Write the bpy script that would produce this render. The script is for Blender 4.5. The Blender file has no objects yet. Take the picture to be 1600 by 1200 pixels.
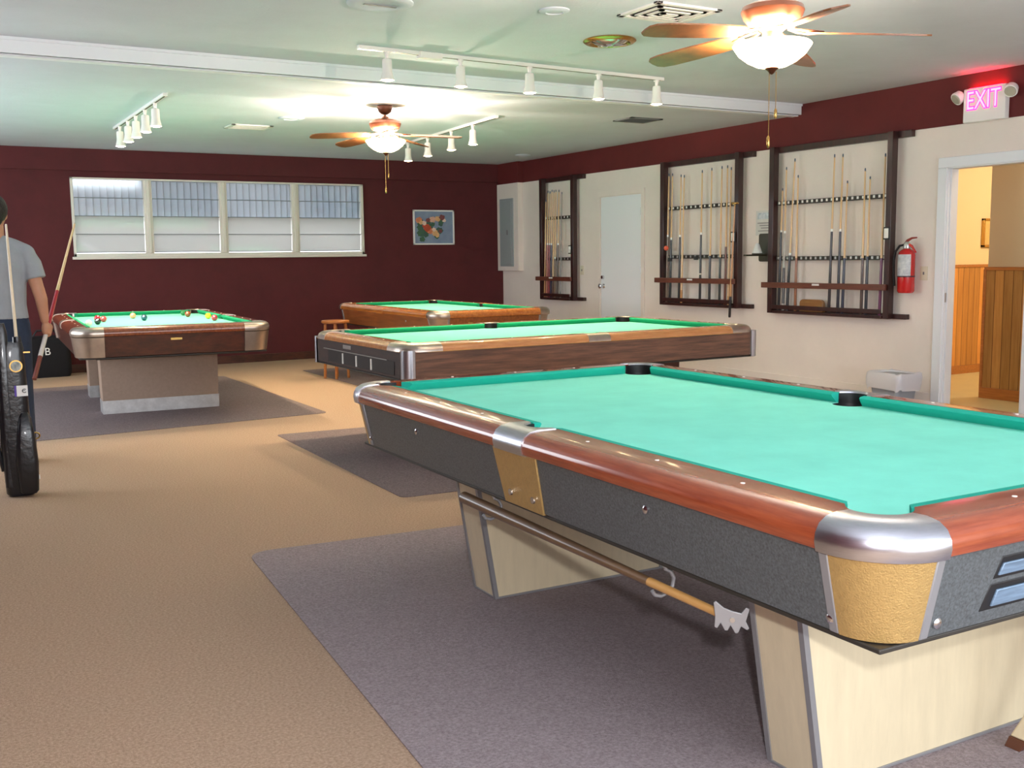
import bpy, bmesh, math, random
from mathutils import Vector, Matrix
random.seed(4)
S = bpy.context.scene
COL = S.collection
PI = math.pi
def lin(c):
    return tuple(((v/255.0)/12.92 if v/255.0 <= .04045 else ((v/255.0+.055)/1.055)**2.4) for v in c)

# ------------------------------------------------------------------ camera, world, daylight, exposure
CAM_H = 1.3119
cd = bpy.data.cameras.new('camera'); cam = bpy.data.objects.new('camera', cd); COL.objects.link(cam)
_yaw, _pitch, _roll, _f = 0.523945, 0.119722, -0.0122965, 1638.08
_cy, _sy, _cp, _sp = math.cos(_yaw), math.sin(_yaw), math.cos(_pitch), math.sin(_pitch)
_fw = Vector((_sy*_cp, _cy*_cp, -_sp)); _r0 = Vector((_cy, -_sy, 0)); _u0 = _r0.cross(_fw)
_r = _r0*math.cos(_roll)+_u0*math.sin(_roll); _u = -_r0*math.sin(_roll)+_u0*math.cos(_roll)
M = Matrix(((_r.x, _u.x, -_fw.x, 0), (_r.y, _u.y, -_fw.y, 0), (_r.z, _u.z, -_fw.z, CAM_H), (0, 0, 0, 1)))
cam.matrix_world = M
cd.sensor_width = 36; cd.lens = _f/1600*36; cd.clip_start = .05; cd.clip_end = 60
S.camera = cam

w = bpy.data.worlds.new('sky'); S.world = w; w.use_nodes = True
bg = w.node_tree.nodes['Background']; bg.inputs[0].default_value = (.90, .94, 1, 1); bg.inputs[1].default_value = 1.6

XR, YF, HF, HN, YS = 7.687, 13.523, 2.658, 2.758, 7.62   # right wall, far wall, ceilings, ceiling step
XL, YN = -1.6, -2.6                                       # left wall and near wall, behind the camera
def light(name, kind, loc, power, color, size=.1, rot=(0, 0, 0), sx=None, sy=None, spot=None, blend=.5):
    l = bpy.data.lights.new(name, kind); l.energy = power; l.color = color
    if kind == 'AREA':
        l.shape = 'RECTANGLE'; l.size = sx; l.size_y = sy
    else: l.shadow_soft_size = size
    if spot: l.spot_size = spot; l.spot_blend = blend
    o = bpy.data.objects.new(name, l); o.location = loc; o.rotation_euler = rot; COL.objects.link(o); return o
# fill area light behind the camera, as daylight; its near-wall window is assumed, unseen
light('assumed_near_daylight', 'AREA', (3.0, YN+.03, 1.45), 52, (.88, .94, 1.0), rot=(PI/2, 0, 0), sx=5.4, sy=2.0)
light('left_fill_daylight', 'AREA', (XL+.03, 9.6, 1.55), 32, (.86, .94, 1.0), rot=(PI/2, 0, -PI/2), sx=5.0, sy=1.5)  # fill added to lift the far ceiling and right wall; its window is unseen
# the camera's own flash
light('camera_flash', 'POINT', (.10, -.02, 1.42), 80, (.97, .97, 1.0), size=.03)
S.view_settings.view_transform = 'Standard'; S.view_settings.look = 'None'
S.view_settings.exposure = 1.3; S.view_settings.gamma = 1; S.view_settings.use_curve_mapping = False
WARM = (1.0, .85, .66)
BULB_W, HEAD_W = 125, 40

# ------------------------------------------------------------------ materials
def mat(name, rgb, rough=.6, metal=0, emit=0, var=0, vscale=8, bump=0, bscale=120, coat=0, rgb2=None, stretch=None, kind='noise', trans=0, spec=None, alpha=None, egain=None):
    m = bpy.data.materials.new(name); m.use_nodes = True; nt = m.node_tree; N = nt.nodes; L = nt.links
    b = N['Principled BSDF']; c = lin(rgb)+(1,)
    b.inputs['Base Color'].default_value = c; b.inputs['Roughness'].default_value = rough; b.inputs['Metallic'].default_value = metal
    if coat: b.inputs['Coat Weight'].default_value = coat; b.inputs['Coat Roughness'].default_value = .08
    if spec is not None: b.inputs['Specular IOR Level'].default_value = spec
    if trans: b.inputs['Transmission Weight'].default_value = trans
    if emit: b.inputs['Emission Color'].default_value = lin(egain or rgb)+(1,); b.inputs['Emission Strength'].default_value = emit
    if alpha is not None: b.inputs['Alpha'].default_value = alpha
    tc = N.new('ShaderNodeTexCoord'); mp = N.new('ShaderNodeMapping'); L.new(tc.outputs['Object'], mp.inputs[0])
    if stretch: mp.inputs['Scale'].default_value = stretch
    if var or rgb2:
        n = N.new('ShaderNodeTexNoise'); n.inputs['Scale'].default_value = vscale; n.inputs['Detail'].default_value = 6; n.inputs['Roughness'].default_value = .65
        L.new(mp.outputs[0], n.inputs['Vector'])
        r = N.new('ShaderNodeValToRGB'); r.color_ramp.elements[0].position = .32; r.color_ramp.elements[1].position = .68
        if rgb2: a, d = lin(rgb2), lin(rgb)
        else: a = tuple(v*(1-var) for v in c[:3]); d = tuple(min(1, v*(1+var)) for v in c[:3])
        r.color_ramp.elements[0].color = tuple(a)+(1,); r.color_ramp.elements[1].color = tuple(d)+(1,)
        L.new(n.outputs[0], r.inputs[0]); L.new(r.outputs[0], b.inputs['Base Color'])
    if bump:
        n2 = N.new('ShaderNodeTexNoise'); n2.inputs['Scale'].default_value = bscale; n2.inputs['Detail'].default_value = 3
        L.new(mp.outputs[0], n2.inputs['Vector'])
        bp = N.new('ShaderNodeBump'); bp.inputs['Strength'].default_value = bump; bp.inputs['Distance'].default_value = .01
        L.new(n2.outputs[0], bp.inputs['Height']); L.new(bp.outputs[0], b.inputs['Normal'])
    return m
def carpet(name, rgb, rgb2):
    m = mat(name, rgb, 1, rgb2=rgb2, vscale=110, bump=.7, bscale=260, spec=.05)
    return m
def wood(name, rgb, rgb2, rough=.3, coat=.5, stretch=(14, 1.2, 14), scale=3.5):
    return mat(name, rgb, rough, rgb2=rgb2, vscale=scale, stretch=stretch, coat=coat)
def boards(name, rgb, rgb2, w, axis):
    m = mat(name, rgb, .4, rgb2=rgb2, vscale=3, stretch=(10, 10, .8), coat=.3); nt = m.node_tree; N = nt.nodes; L = nt.links
    b = N['Principled BSDF']; tc = N.new('ShaderNodeTexCoord'); sp = N.new('ShaderNodeSeparateXYZ'); L.new(tc.outputs['Object'], sp.inputs[0])
    dv = N.new('ShaderNodeMath'); dv.operation = 'DIVIDE'; dv.inputs[1].default_value = w; L.new(sp.outputs[axis], dv.inputs[0])
    fl = N.new('ShaderNodeMath'); fl.operation = 'FLOOR'; L.new(dv.outputs[0], fl.inputs[0])
    fr = N.new('ShaderNodeMath'); fr.operation = 'FRACT'; L.new(dv.outputs[0], fr.inputs[0])
    wn = N.new('ShaderNodeTexWhiteNoise'); wn.noise_dimensions = '1D'; L.new(fl.outputs[0], wn.inputs['W'])
    lt = N.new('ShaderNodeMath'); lt.operation = 'LESS_THAN'; lt.inputs[1].default_value = .07; L.new(fr.outputs[0], lt.inputs[0])
    src = b.inputs['Base Color'].links[0].from_socket
    hs = N.new('ShaderNodeHueSaturation'); L.new(src, hs.inputs['Color'])
    mr = N.new('ShaderNodeMapRange'); mr.inputs[3].default_value = .72; mr.inputs[4].default_value = 1.15; L.new(wn.outputs[0], mr.inputs[0]); L.new(mr.outputs[0], hs.inputs['Value'])
    mx = N.new('ShaderNodeMix'); mx.data_type = 'RGBA'; L.new(lt.outputs[0], mx.inputs[0]); L.new(hs.outputs[0], mx.inputs[6]); mx.inputs[7].default_value = lin((96, 60, 26))+(1,)
    L.new(mx.outputs[2], b.inputs['Base Color']); return m
def thin_glass(name, tint, clear, gloss, frosted):
    m = bpy.data.materials.new(name); m.use_nodes = True; nt = m.node_tree; N = nt.nodes; L = nt.links
    N.remove(N['Principled BSDF']); out = N['Material Output']
    tr = N.new('ShaderNodeBsdfTransparent'); tr.inputs[0].default_value = lin(tint)+(1,)
    df = N.new('ShaderNodeBsdfDiffuse'); df.inputs[0].default_value = lin(tint)+(1,)
    tl = N.new('ShaderNodeBsdfTranslucent'); tl.inputs[0].default_value = lin(tint)+(1,)
    g = N.new('ShaderNodeBsdfGlossy'); g.inputs['Roughness'].default_value = .06
    m1 = N.new('ShaderNodeMixShader'); m1.inputs[0].default_value = .5; L.new(df.outputs[0], m1.inputs[1]); L.new(tl.outputs[0], m1.inputs[2])
    m2 = N.new('ShaderNodeMixShader'); m2.inputs[0].default_value = frosted; L.new(tr.outputs[0], m2.inputs[1]); L.new(m1.outputs[0], m2.inputs[2])
    m3 = N.new('ShaderNodeMixShader'); m3.inputs[0].default_value = gloss; L.new(m2.outputs[0], m3.inputs[1]); L.new(g.outputs[0], m3.inputs[2])
    L.new(m3.outputs[0], out.inputs[0]); return m

m_ceil = mat('ceiling_paint', (206, 213, 224), .9, var=.03, vscale=3, bump=.15, bscale=60)
m_fascia = mat('white_trim_paint', (236, 240, 246), .5)
m_wallR = mat('cream_wall_paint', (238, 228, 220), .85, var=.03, vscale=2, bump=.1, bscale=80)
m_band = mat('maroon_wall_paint', (96, 26, 26), .75, var=.12, vscale=3)
m_far = mat('dark_maroon_wall_paint', (86, 28, 32), .8, var=.12, vscale=3, bump=.1, bscale=60)
m_carpet = carpet('tan_carpet', (203, 176, 152), (162, 136, 114))
m_rug = carpet('dark_brown_carpet', (152, 138, 138), (112, 98, 98))
m_rug_lit = carpet('lit_grey_brown_carpet', (176, 164, 168), (138, 126, 128))  # m_rug carpet lightened: near light on the floor put into its colour
m_tile = mat('pale_hall_floor', (214, 204, 160), .4, var=.05, vscale=3)
m_hall = mat('hall_wall_paint', (238, 214, 170), .85)
m_hall2 = mat('hall_grey_paint', (206, 194, 168), .85)
m_wains = boards('oak_wainscot_boards', (224, 160, 84), (196, 132, 64), .09, 0)
m_wains2 = boards('oak_wainscot_boards_b', (206, 158, 90), (176, 128, 66), .09, 1)
m_oaktrim = wood('oak_trim', (190, 122, 60), (160, 98, 44))
m_door = mat('white_door_paint', (240, 243, 248), .45)
m_frame = mat('window_frame_paint', (226, 220, 208), .35)
m_alu = mat('aluminium', (190, 190, 188), .3, metal=.9)
m_chrome = mat('chrome', (212, 212, 216), .16, metal=1)
m_brushed = mat('brushed_metal', (196, 198, 206), .28, metal=1, var=.06, vscale=30, stretch=(1, 1, 12))
m_dullmetal = mat('dull_corner_metal', (186, 172, 160), .34, metal=1, var=.15, vscale=7)
m_gold = mat('gold_textured_panel', (190, 158, 100), .42, metal=.5, var=.08, vscale=60, bump=.3, bscale=260)
m_brass = mat('brass', (196, 158, 92), .25, metal=1)
m_apron1 = mat('speckled_charcoal_laminate', (98, 104, 107), .5, rgb2=(62, 66, 67), vscale=170, coat=.2)
m_rail1 = wood('red_brown_rail_wood', (160, 80, 48), (130, 56, 32), .22, .7, stretch=(30, 2, 30), scale=3)
m_rail1e = wood('red_brown_end_rail_wood', (160, 80, 48), (130, 56, 32), .22, .7, stretch=(2, 30, 30), scale=3)
m_rail2 = wood('tan_rail_wood', (196, 138, 84), (170, 108, 62), .25, .8, scale=4)
m_railred = wood('worn_dark_rail_wood', (150, 82, 48), (112, 54, 32), .25, .8, scale=4)
m_railor = wood('orange_rail_wood', (196, 122, 52), (160, 88, 36), .25, .8, scale=4)
m_walnut = wood('walnut_laminate', (122, 82, 60), (64, 40, 30), .3, .4, stretch=(3, 1.0, 16), scale=3)
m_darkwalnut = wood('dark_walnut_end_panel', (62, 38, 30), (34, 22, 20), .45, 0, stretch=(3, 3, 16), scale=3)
m_orange = wood('orange_brown_laminate', (156, 92, 44), (120, 66, 32), .35, .3, scale=3)
m_maroonwood = wood('dark_red_wood', (92, 48, 34), (56, 30, 24), .35, .3, stretch=(3, 3, 9), scale=3)
m_black = mat('black_rubber', (22, 22, 24), .5)
m_blackgl = mat('gloss_black_panel', (22, 17, 17), .4)
m_leather = mat('black_leather', (20, 22, 28), .32, bump=.25, bscale=40, coat=.3)
m_white = mat('white_plastic', (240, 240, 238), .4)
m_whitemark = mat('white_enamel', (246, 246, 240), .35)
m_cream = mat('cream_laminate', (214, 200, 168), .45, var=.05, vscale=5, stretch=(6, 6, 1))
m_cream_d = mat('tan_laminate', (168, 144, 126), .5, var=.06, vscale=40)
m_kick = mat('scuffed_metal_kickplate', (196, 196, 196), .4, metal=.6, var=.15, vscale=12)
m_greytrim = mat('grey_edge_trim', (150, 150, 152), .4, metal=.4)
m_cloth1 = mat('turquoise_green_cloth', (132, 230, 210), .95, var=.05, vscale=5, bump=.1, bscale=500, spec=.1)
m_cush1 = mat('turquoise_cushion_cloth_shaded', (42, 174, 154), .95, spec=.1)  # darker than the bed cloth: shade of the cushion faces put into the colour
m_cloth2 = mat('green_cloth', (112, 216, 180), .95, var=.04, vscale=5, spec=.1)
m_cush2 = mat('green_cushion_cloth_shaded', (38, 146, 108), .95, spec=.1)  # bed green taken down, face shade painted over the whole cushion
m_darkbrown = wood('dark_rack_wood', (66, 30, 26), (38, 18, 18), .35, .4, stretch=(6, 6, 1))
m_redbrown = wood('red_brown_rack_wood', (122, 68, 50), (92, 48, 36), .35, .3)
m_darkstrip = mat('dark_strip', (46, 42, 36), .5)
m_bronze = mat('oiled_bronze', (92, 52, 36), .35, metal=.6)
m_blade = wood('fan_blade_wood', (150, 92, 48), (106, 60, 30), .35, .4, stretch=(2, 2, 2), scale=5)
m_bowl = mat('lit_glass_bowl', (255, 240, 210), .4, emit=5.5, egain=(255, 226, 176))
m_bulb = mat('lit_bulb_face', (255, 240, 215), .4, emit=26, egain=(255, 222, 170))
m_lamp = mat('white_lamp_enamel', (240, 236, 232), .35)
m_grey = mat('grey_panel_paint', (158, 166, 168), .45)
m_dkgrey = mat('vent_grey', (120, 124, 124), .6)
m_skin = mat('skin', (196, 142, 112), .55, var=.05, vscale=20)
m_hair = mat('dark_hair', (28, 22, 20), .6, bump=.8, bscale=90)
m_shirt = mat('grey_tee_fabric', (160, 166, 172), .9, var=.05, vscale=14, bump=.3, bscale=14)
m_jeans = mat('dark_denim', (40, 52, 74), .9, var=.12, vscale=40)
m_shoe = mat('dark_shoe_leather', (40, 34, 32), .5)
m_red = mat('red_extinguisher_paint', (196, 26, 30), .22, coat=.6)
m_label = mat('white_label_print', (222, 224, 226), .4, rgb2=(170, 176, 186), vscale=26)
m_yellow = mat('yellow_sticker', (232, 206, 60), .5)
m_pink = mat('lit_exit_letter', (255, 60, 150), .4, emit=1.3, egain=(255, 30, 120))
m_exitwhite = mat('exit_letter_core', (255, 196, 214), .4, emit=.6, egain=(255, 150, 190))
m_exitglow = mat('red_light_strip', (255, 40, 60), .4, emit=14, egain=(255, 20, 50))
m_lens = mat('clear_lamp_lens', (210, 214, 200), .12, metal=.5)
m_bin = mat('grey_bin_plastic', (150, 158, 168), .5)
m_bag = mat('white_bin_liner', (214, 216, 224), .35, bump=.8, bscale=14)
m_blind = thin_glass('vertical_blind_slat', (220, 221, 222), 1, .02, .97)
m_clear = thin_glass('clear_louvre_glass', (222, 230, 236), 1, .17, .12)
m_frost = thin_glass('frosted_louvre_glass', (206, 206, 204), 1, .10, .88)
m_plateiv = mat('ivory_plate', (224, 214, 190), .4)
m_paper = mat('laminated_paper', (214, 212, 206), .3, coat=.6)
m_ink = mat('grey_print', (126, 122, 124), .6)
m_darkplate = mat('dark_olive_plate', (58, 54, 36), .35, coat=.3)
m_dustw = mat('white_cone_chalk', (228, 232, 228), .7)

# ------------------------------------------------------------------ mesh builder
class MB:
    def __init__(s): s.v = []; s.f = []
    def add(s, vs, fs):
        o = len(s.v); s.v += [tuple(v) for v in vs]; s.f += [tuple(i+o for i in f) for f in fs]; return s
    def box(s, x0, x1, y0, y1, z0, z1, tf=None):
        vs = [Vector((x, y, z)) for z in (z0, z1) for y in (y0, y1) for x in (x0, x1)]
        if tf: vs = [tf @ v for v in vs]
        return s.add(vs, [(0, 2, 3, 1), (4, 5, 7, 6), (0, 1, 5, 4), (2, 6, 7, 3), (0, 4, 6, 2), (1, 3, 7, 5)])
    def rings(s, rings, closed=False, caps=True):
        n = len(rings[0]); vs = [p for r in rings for p in r]; fs = []; m = len(rings)
        for i in range(m if closed else m-1):
            a, b = i*n, ((i+1) % m)*n
            for j in range(n): k = (j+1) % n; fs.append((a+j, a+k, b+k, b+j))
        if caps and not closed: fs.append(tuple(reversed(range(n)))); fs.append(tuple(range((m-1)*n, m*n)))
        return s.add(vs, fs)
    def tube(s, pts, rad, n=12, caps=True):
        pts = [Vector(p) for p in pts]
        if not hasattr(rad, '__len__'): rad = [rad]*len(pts)
        R = []; prev = None
        for i, p in enumerate(pts):
            d = (pts[min(i+1, len(pts)-1)]-pts[max(i-1, 0)]).normalized()
            if prev is None:
                a = Vector((0, 0, 1)) if abs(d.z) < .9 else Vector((1, 0, 0)); u = d.cross(a).normalized()
            else: u = (prev-d*prev.dot(d)).normalized()
            prev = u; v = d.cross(u)
            R.append([p+(u*math.cos(2*PI*k/n)+v*math.sin(2*PI*k/n))*rad[i] for k in range(n)])
        return s.rings(R, caps=caps)
    def lathe(s, prof, n=32, c=(0, 0, 0), caps=True):
        R = [[(c[0]+r*math.cos(2*PI*k/n), c[1]+r*math.sin(2*PI*k/n), c[2]+z) for k in range(n)] for r, z in prof]
        return s.rings(R, caps=caps)
    def prism(s, poly, z0, z1):
        n = len(poly); vs = [(x, y, z0) for x, y in poly]+[(x, y, z1) for x, y in poly]
        fs = [tuple(reversed(range(n))), tuple(range(n, 2*n))]+[(i, (i+1) % n, n+(i+1) % n, n+i) for i in range(n)]
        return s.add(vs, fs)
    def sphere(s, c, r, n=20, m=12, sc=(1, 1, 1)):
        R = [[(c[0]+r*sc[0]*math.sin(PI*i/m)*math.cos(2*PI*k/n), c[1]+r*sc[1]*math.sin(PI*i/m)*math.sin(2*PI*k/n), c[2]-r*sc[2]*math.cos(PI*i/m)) for k in range(n)] for i in range(1, m)]
        s.rings(R, caps=True); return s
    def build(s, name, m, parent=None, bevel=0, smooth=35, loc=None, rot=None, seg=2):
        me = bpy.data.meshes.new(name); me.from_pydata([tuple(v) for v in s.v], [], s.f); me.validate()
        bm = bmesh.new(); bm.from_mesh(me); bmesh.ops.recalc_face_normals(bm, faces=bm.faces); bm.to_mesh(me); bm.free()
        for p in me.polygons: p.use_smooth = True
        me.set_sharp_from_angle(angle=math.radians(smooth))
        me.materials.append(m)
        o = bpy.data.objects.new(name, me); COL.objects.link(o)
        if parent: o.parent = parent
        if loc: o.location = loc
        if rot: o.rotation_euler = rot
        if bevel:
            b = o.modifiers.new('bevel', 'BEVEL'); b.width = bevel; b.segments = seg; b.limit_method = 'ANGLE'
        return o
def box(name, m, x0, x1, y0, y1, z0, z1, parent=None, bevel=0): return MB().box(x0, x1, y0, y1, z0, z1).build(name, m, parent, bevel)
def thing(name, label, cat, loc=(0, 0, 0), rz=0, group=None):
    o = bpy.data.objects.new(name, None); o.empty_display_size = .1; COL.objects.link(o); o.location = loc; o.rotation_euler = (0, 0, rz)
    return tag(o, label, cat, group)
def tag(o, label, cat, group=None):
    o['label'] = label; o['category'] = cat
    if group: o['group'] = group
    return o
def struct(o): o['kind'] = 'structure'; return o
def dup(o, parent=None):
    c = o.copy(); COL.objects.link(c)
    if parent: c.parent = parent
    for ch in [k for k in bpy.data.objects if k.parent == o]: dup(ch, c)
    return c
KIDS = {}

# ------------------------------------------------------------------ the room
struct(box('floor', m_carpet, XL, XR+.12, YN, YF+.3, -.05, 0))
struct(box('ceiling', m_ceil, XL, XR+.12, YN, YS, HN, HN+.1))
struct(box('ceiling', m_ceil, XL, XR+.12, YS, YF+.1, HF, HF+.2))
f = MB(); f.box(XL, XR, YS-.02, YS+.02, HF, HN); f.box(XL, XR, YS+.02, YS+.10, HF-.012, HF); f.box(XL, XR, YS-.035, YS-.02, HN-.02, HN)
struct(f.build('trim_1', m_fascia))
# right wall with doorway: cream below, maroon band on top
ZB, DY0, DY1, DZ = 2.367, 5.155, 5.93, 2.03
wr = MB(); wr.box(XR, XR+.12, DY1, YF+.1, 0, ZB); wr.box(XR, XR+.12, YN, DY0, 0, ZB); wr.box(XR, XR+.12, DY0, DY1, DZ, ZB)
struct(wr.build('wall_right', m_wallR))
b = MB(); b.box(XR-.012, XR+.12, YN, YF, ZB, HN)
struct(b.build('trim_2', m_band, bevel=.003))
# far wall with a window opening
WX0, WX1, WZ0, WZ1 = 1.80, 5.50, 1.375, 2.325
wf = MB(); wf.box(XL, WX0, YF, YF+.14, 0, HF); wf.box(WX1, XR+.12, YF, YF+.14, 0, HF); wf.box(WX0, WX1, YF, YF+.14, 0, WZ0); wf.box(WX0, WX1, YF, YF+.14, WZ1, HF)
struct(wf.build('wall_far', m_far))
struct(box('trim_3', m_far, XL, XR-.09, YF-.05, YF, 2.40, HF, bevel=.004))
wl = MB(); wl.box(XL-.12, XL, YN, 7.0, 0, HN); wl.box(XL-.12, XL, 12.2, YF+.1, 0, HN); wl.box(XL-.12, XL, 7.0, 12.2, 0, .75); wl.box(XL-.12, XL, 7.0, 12.2, 2.35, HN); struct(wl.build('wall_left', m_far))
lwf = MB()
for y in (7.0, 8.72, 10.43, 12.14): lwf.box(XL-.1, XL-.04, y, y+.06, .75, 2.35)
lwf.box(XL-.1, XL-.04, 7.0, 12.2, .75, .81); lwf.box(XL-.1, XL-.04, 7.0, 12.2, 2.29, 2.35)
struct(lwf.build('added_window_3', m_frame))  # unseen window, added to go with the left fill light
NX0, NX1, NZ0, NZ1 = .25, 5.75, .45, 2.45
wn = MB(); wn.box(XL, NX0, YN-.12, YN, 0, HN); wn.box(NX1, XR, YN-.12, YN, 0, HN); wn.box(NX0, NX1, YN-.12, YN, 0, NZ0); wn.box(NX0, NX1, YN-.12, YN, NZ1, HN)
struct(wn.build('wall_near', m_wallR))
nwf = MB()
for x in (NX0, 2.05, 3.9, NX1-.06): nwf.box(x, x+.06, YN-.1, YN-.04, NZ0, NZ1)
nwf.box(NX0, NX1, YN-.1, YN-.04, NZ0, NZ0+.06); nwf.box(NX0, NX1, YN-.1, YN-.04, NZ1-.06, NZ1)
struct(nwf.build('assumed_window_2', m_frame))  # window out of view, assumed along with its opening for the near daylight
struct(box('baseboard_far', m_maroonwood, XL, XR, YF-.018, YF, 0, .10, bevel=.003))
struct(box('baseboard_right', m_wallR, XR-.014, XR, DY1+.07, YF-.02, 0, .10, bevel=.003))
# duct chase in the corner with maroon top
ch = MB(); ch.box(7.60, XR, 12.93, YF, 1.127, ZB); struct(ch.build('wall_chase', m_wallR, bevel=.003))
struct(box('trim_4', m_band, 7.59, XR, 12.915, YF-.05, ZB, HF, bevel=.003))

# jalousie window of four bays
W = struct(bpy.data.objects.new('window_1', None)); COL.objects.link(W); W.location = (WX0, YF, WZ0)
fr = MB(); D0, D1 = -.03, .06
ww, wh = WX1-WX0, WZ1-WZ0
fr.box(0, ww, D0, D1, 0, .05); fr.box(0, ww, D0, D1, wh-.02, wh); fr.box(0, .03, D0, D1, 0, wh); fr.box(ww-.035, ww, D0, D1, 0, wh)
fr.build('window_frame', m_frame, W, bevel=.004)
box('window_sill', m_frame, -.02, ww+.02, -.05, .0, -.02, .012, W, bevel=.004)
mul = [.90-.02, 1.80-.0, 2.745-.0]
for x in mul:
    k = MB(); k.box(x-.05, x+.05, D0+.005, D1, .05, wh-.02); k.box(x-.02, x+.02, D0-.012, D1, .05, wh-.02); k.build('mullion', m_frame, W, bevel=.005)
bays = [(.03, mul[0]-.05), (mul[0]+.05, mul[1]-.05), (mul[1]+.05, mul[2]-.05), (mul[2]+.05, ww-.035)]
rows = 4; h0, h1 = .065, wh-.02; step = (h1-h0)/rows
for bx0, bx1 in bays:
    for r in range(rows):
        z0 = h0+r*step
        k = MB(); tf = Matrix.Translation((0, .018, z0+step/2)) @ Matrix.Rotation(math.radians(5), 4, 'X')
        k.box(bx0+.006, bx1-.006, -.003, .003, -step/2-.004, step/2, tf); k.build('louvre_pane', m_frost if r < 2 else m_clear, W)
    k = MB()
    for r in range(rows): k.box(bx0, bx1, -.006, .004, h0+r*step-.006, h0+r*step+.003)
    k.build('louvre_edge_clip', m_dkgrey, W)
bl = MB(); x = WX0+.02
while x < WX1-.02:
    tf = Matrix.Translation((x+.04, YF+.115, 0)) @ Matrix.Rotation(math.radians(9), 4, 'Z')
    bl.box(-.047, .047, -.002, .002, WZ0+.45, WZ1-.02, tf); bl.box(-.047, -.038, -.012, -.003, WZ0+.45, WZ1-.02, tf); x += .083
vb = bl.build('vertical_blind', m_blind); tag(vb, 'pale blue-white vertical blind slats seen through the louvred window glass', 'blind')
box('blind_rail', m_alu, WX0+.005, WX1-.005, YF+.10, YF+.13, WZ1-.022, WZ1, vb)

# white door in the right wall
Dr = struct(bpy.data.objects.new('door_1', None)); COL.objects.link(Dr); Dr.location = (XR, 10.577, 0)
box('door_leaf', m_door, -.012, .0, -.415, .415, .01, 2.05, Dr, bevel=.003)
c = MB(); c.box(-.022, 0, -.485, -.425, 0, 2.06); c.box(-.022, 0, .425, .485, 0, 2.06); c.box(-.022, 0, -.485, .485, 2.0605, 2.12); c.build('door_casing', m_wallR, Dr, bevel=.003)
k = MB(); k.tube([(-.012, .36, .945), (-.03, .36, .945), (-.045, .36, .945), (-.075, .36, .945), (-.088, .36, .945)], [.03, .018, .02, .032, .012], 16); k.build('door_knob', m_chrome, Dr)
k = MB(); k.tube([(-.012, .37, 1.055), (-.034, .37, 1.055)], [.026, .022], 16); k.build('deadbolt', m_chrome, Dr)
k = MB(); [k.tube([(-.016, -.42, z), (-.016, -.42, z+.09)], .007, 8) for z in (.25, 1.1, 1.8)]; k.build('hinge', m_alu, Dr)
# cased opening to the hall
D2 = struct(bpy.data.objects.new('door_2', None)); COL.objects.link(D2); D2.location = (XR, (DY0+DY1)/2, 0)
hw = (DY1-DY0)/2; c = MB()
for s in (-1, 1):
    c.box(-.02, 0, min(s*(hw-.01), s*(hw+.075)), max(s*(hw-.01), s*(hw+.075)), 0, DZ-.0105); c.box(-.005, .125, min(s*hw, s*(hw-.02)), max(s*hw, s*(hw-.02)), 0, DZ)
    c.box(.02, .05, min(s*(hw-.02), s*(hw-.033)), max(s*(hw-.02), s*(hw-.033)), 0, DZ-.02)
c.box(-.02, 0, -hw-.075, hw+.075, DZ-.01, DZ+.075); c.box(-.005, .125, -hw, hw, DZ-.02, DZ)
c.build('door_casing', m_fascia, D2, bevel=.003)
k = MB(); k.box(-.003, .0, hw-.024, hw-.0215, .90, .96); k.box(.0, .03, hw-.023, hw-.0195, .89, .97); k.build('strike_plate', m_alu, D2)
# hall beyond
struct(box('floor_hall', m_tile, XR+.12, 12.4, 3.5, 7.6, -.05, .001))
struct(box('ceiling_hall', m_hall, XR+.12, 12.4, 3.5, 7.6, 2.5, 2.6))
struct(box('wall_hall_far', m_hall, XR+.12, 12.4, 7.40, 7.5, 0, 2.5))
struct(box('wall_hall_near', m_hall2, 8.42, 8.55, 3.5, 6.03, 0, 2.5))
struct(box('wall_hall_right', m_hall, 12.3, 12.4, 3.5, 7.4, 0, 2.5))
struct(box('wall_hall_back', m_hall, XR+.12, 12.4, 3.4, 3.5, 0, 2.5))
struct(box('trim_5', m_wains, XR+.12, 12.3, 7.382, 7.40, .0, 1.15))
k = MB(); k.box(XR+.12, 12.3, 7.37, 7.40, 1.15, 1.18); k.box(XR+.12, 12.3, 7.365, 7.40, 0, .09); struct(k.build('trim_6', m_oaktrim, bevel=.003))
struct(box('trim_7', m_wains2, 8.402, 8.42, 3.5, 6.04, 0, 1.15))
k = MB(); k.box(8.395, 8.42, 3.5, 6.05, 1.15, 1.18); k.box(8.385, 8.42, 3.5, 6.05, 0, .10); k.box(8.39, 8.55, 6.03, 6.055, 0, 1.16); struct(k.build('trim_8', m_oaktrim, bevel=.003))
light('assumed_hall_lamp', 'POINT', (10.4, 5.6, 2.3), 34, (1, .88, .70), size=.15)  # no fixture in view: lamp assumed for the warm hall light
light('assumed_hall_entry_lamp', 'POINT', (8.05, 4.6, 2.3), 7, (1, .86, .68), size=.15)  # second assumed hall lamp, also without a visible fixture

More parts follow.
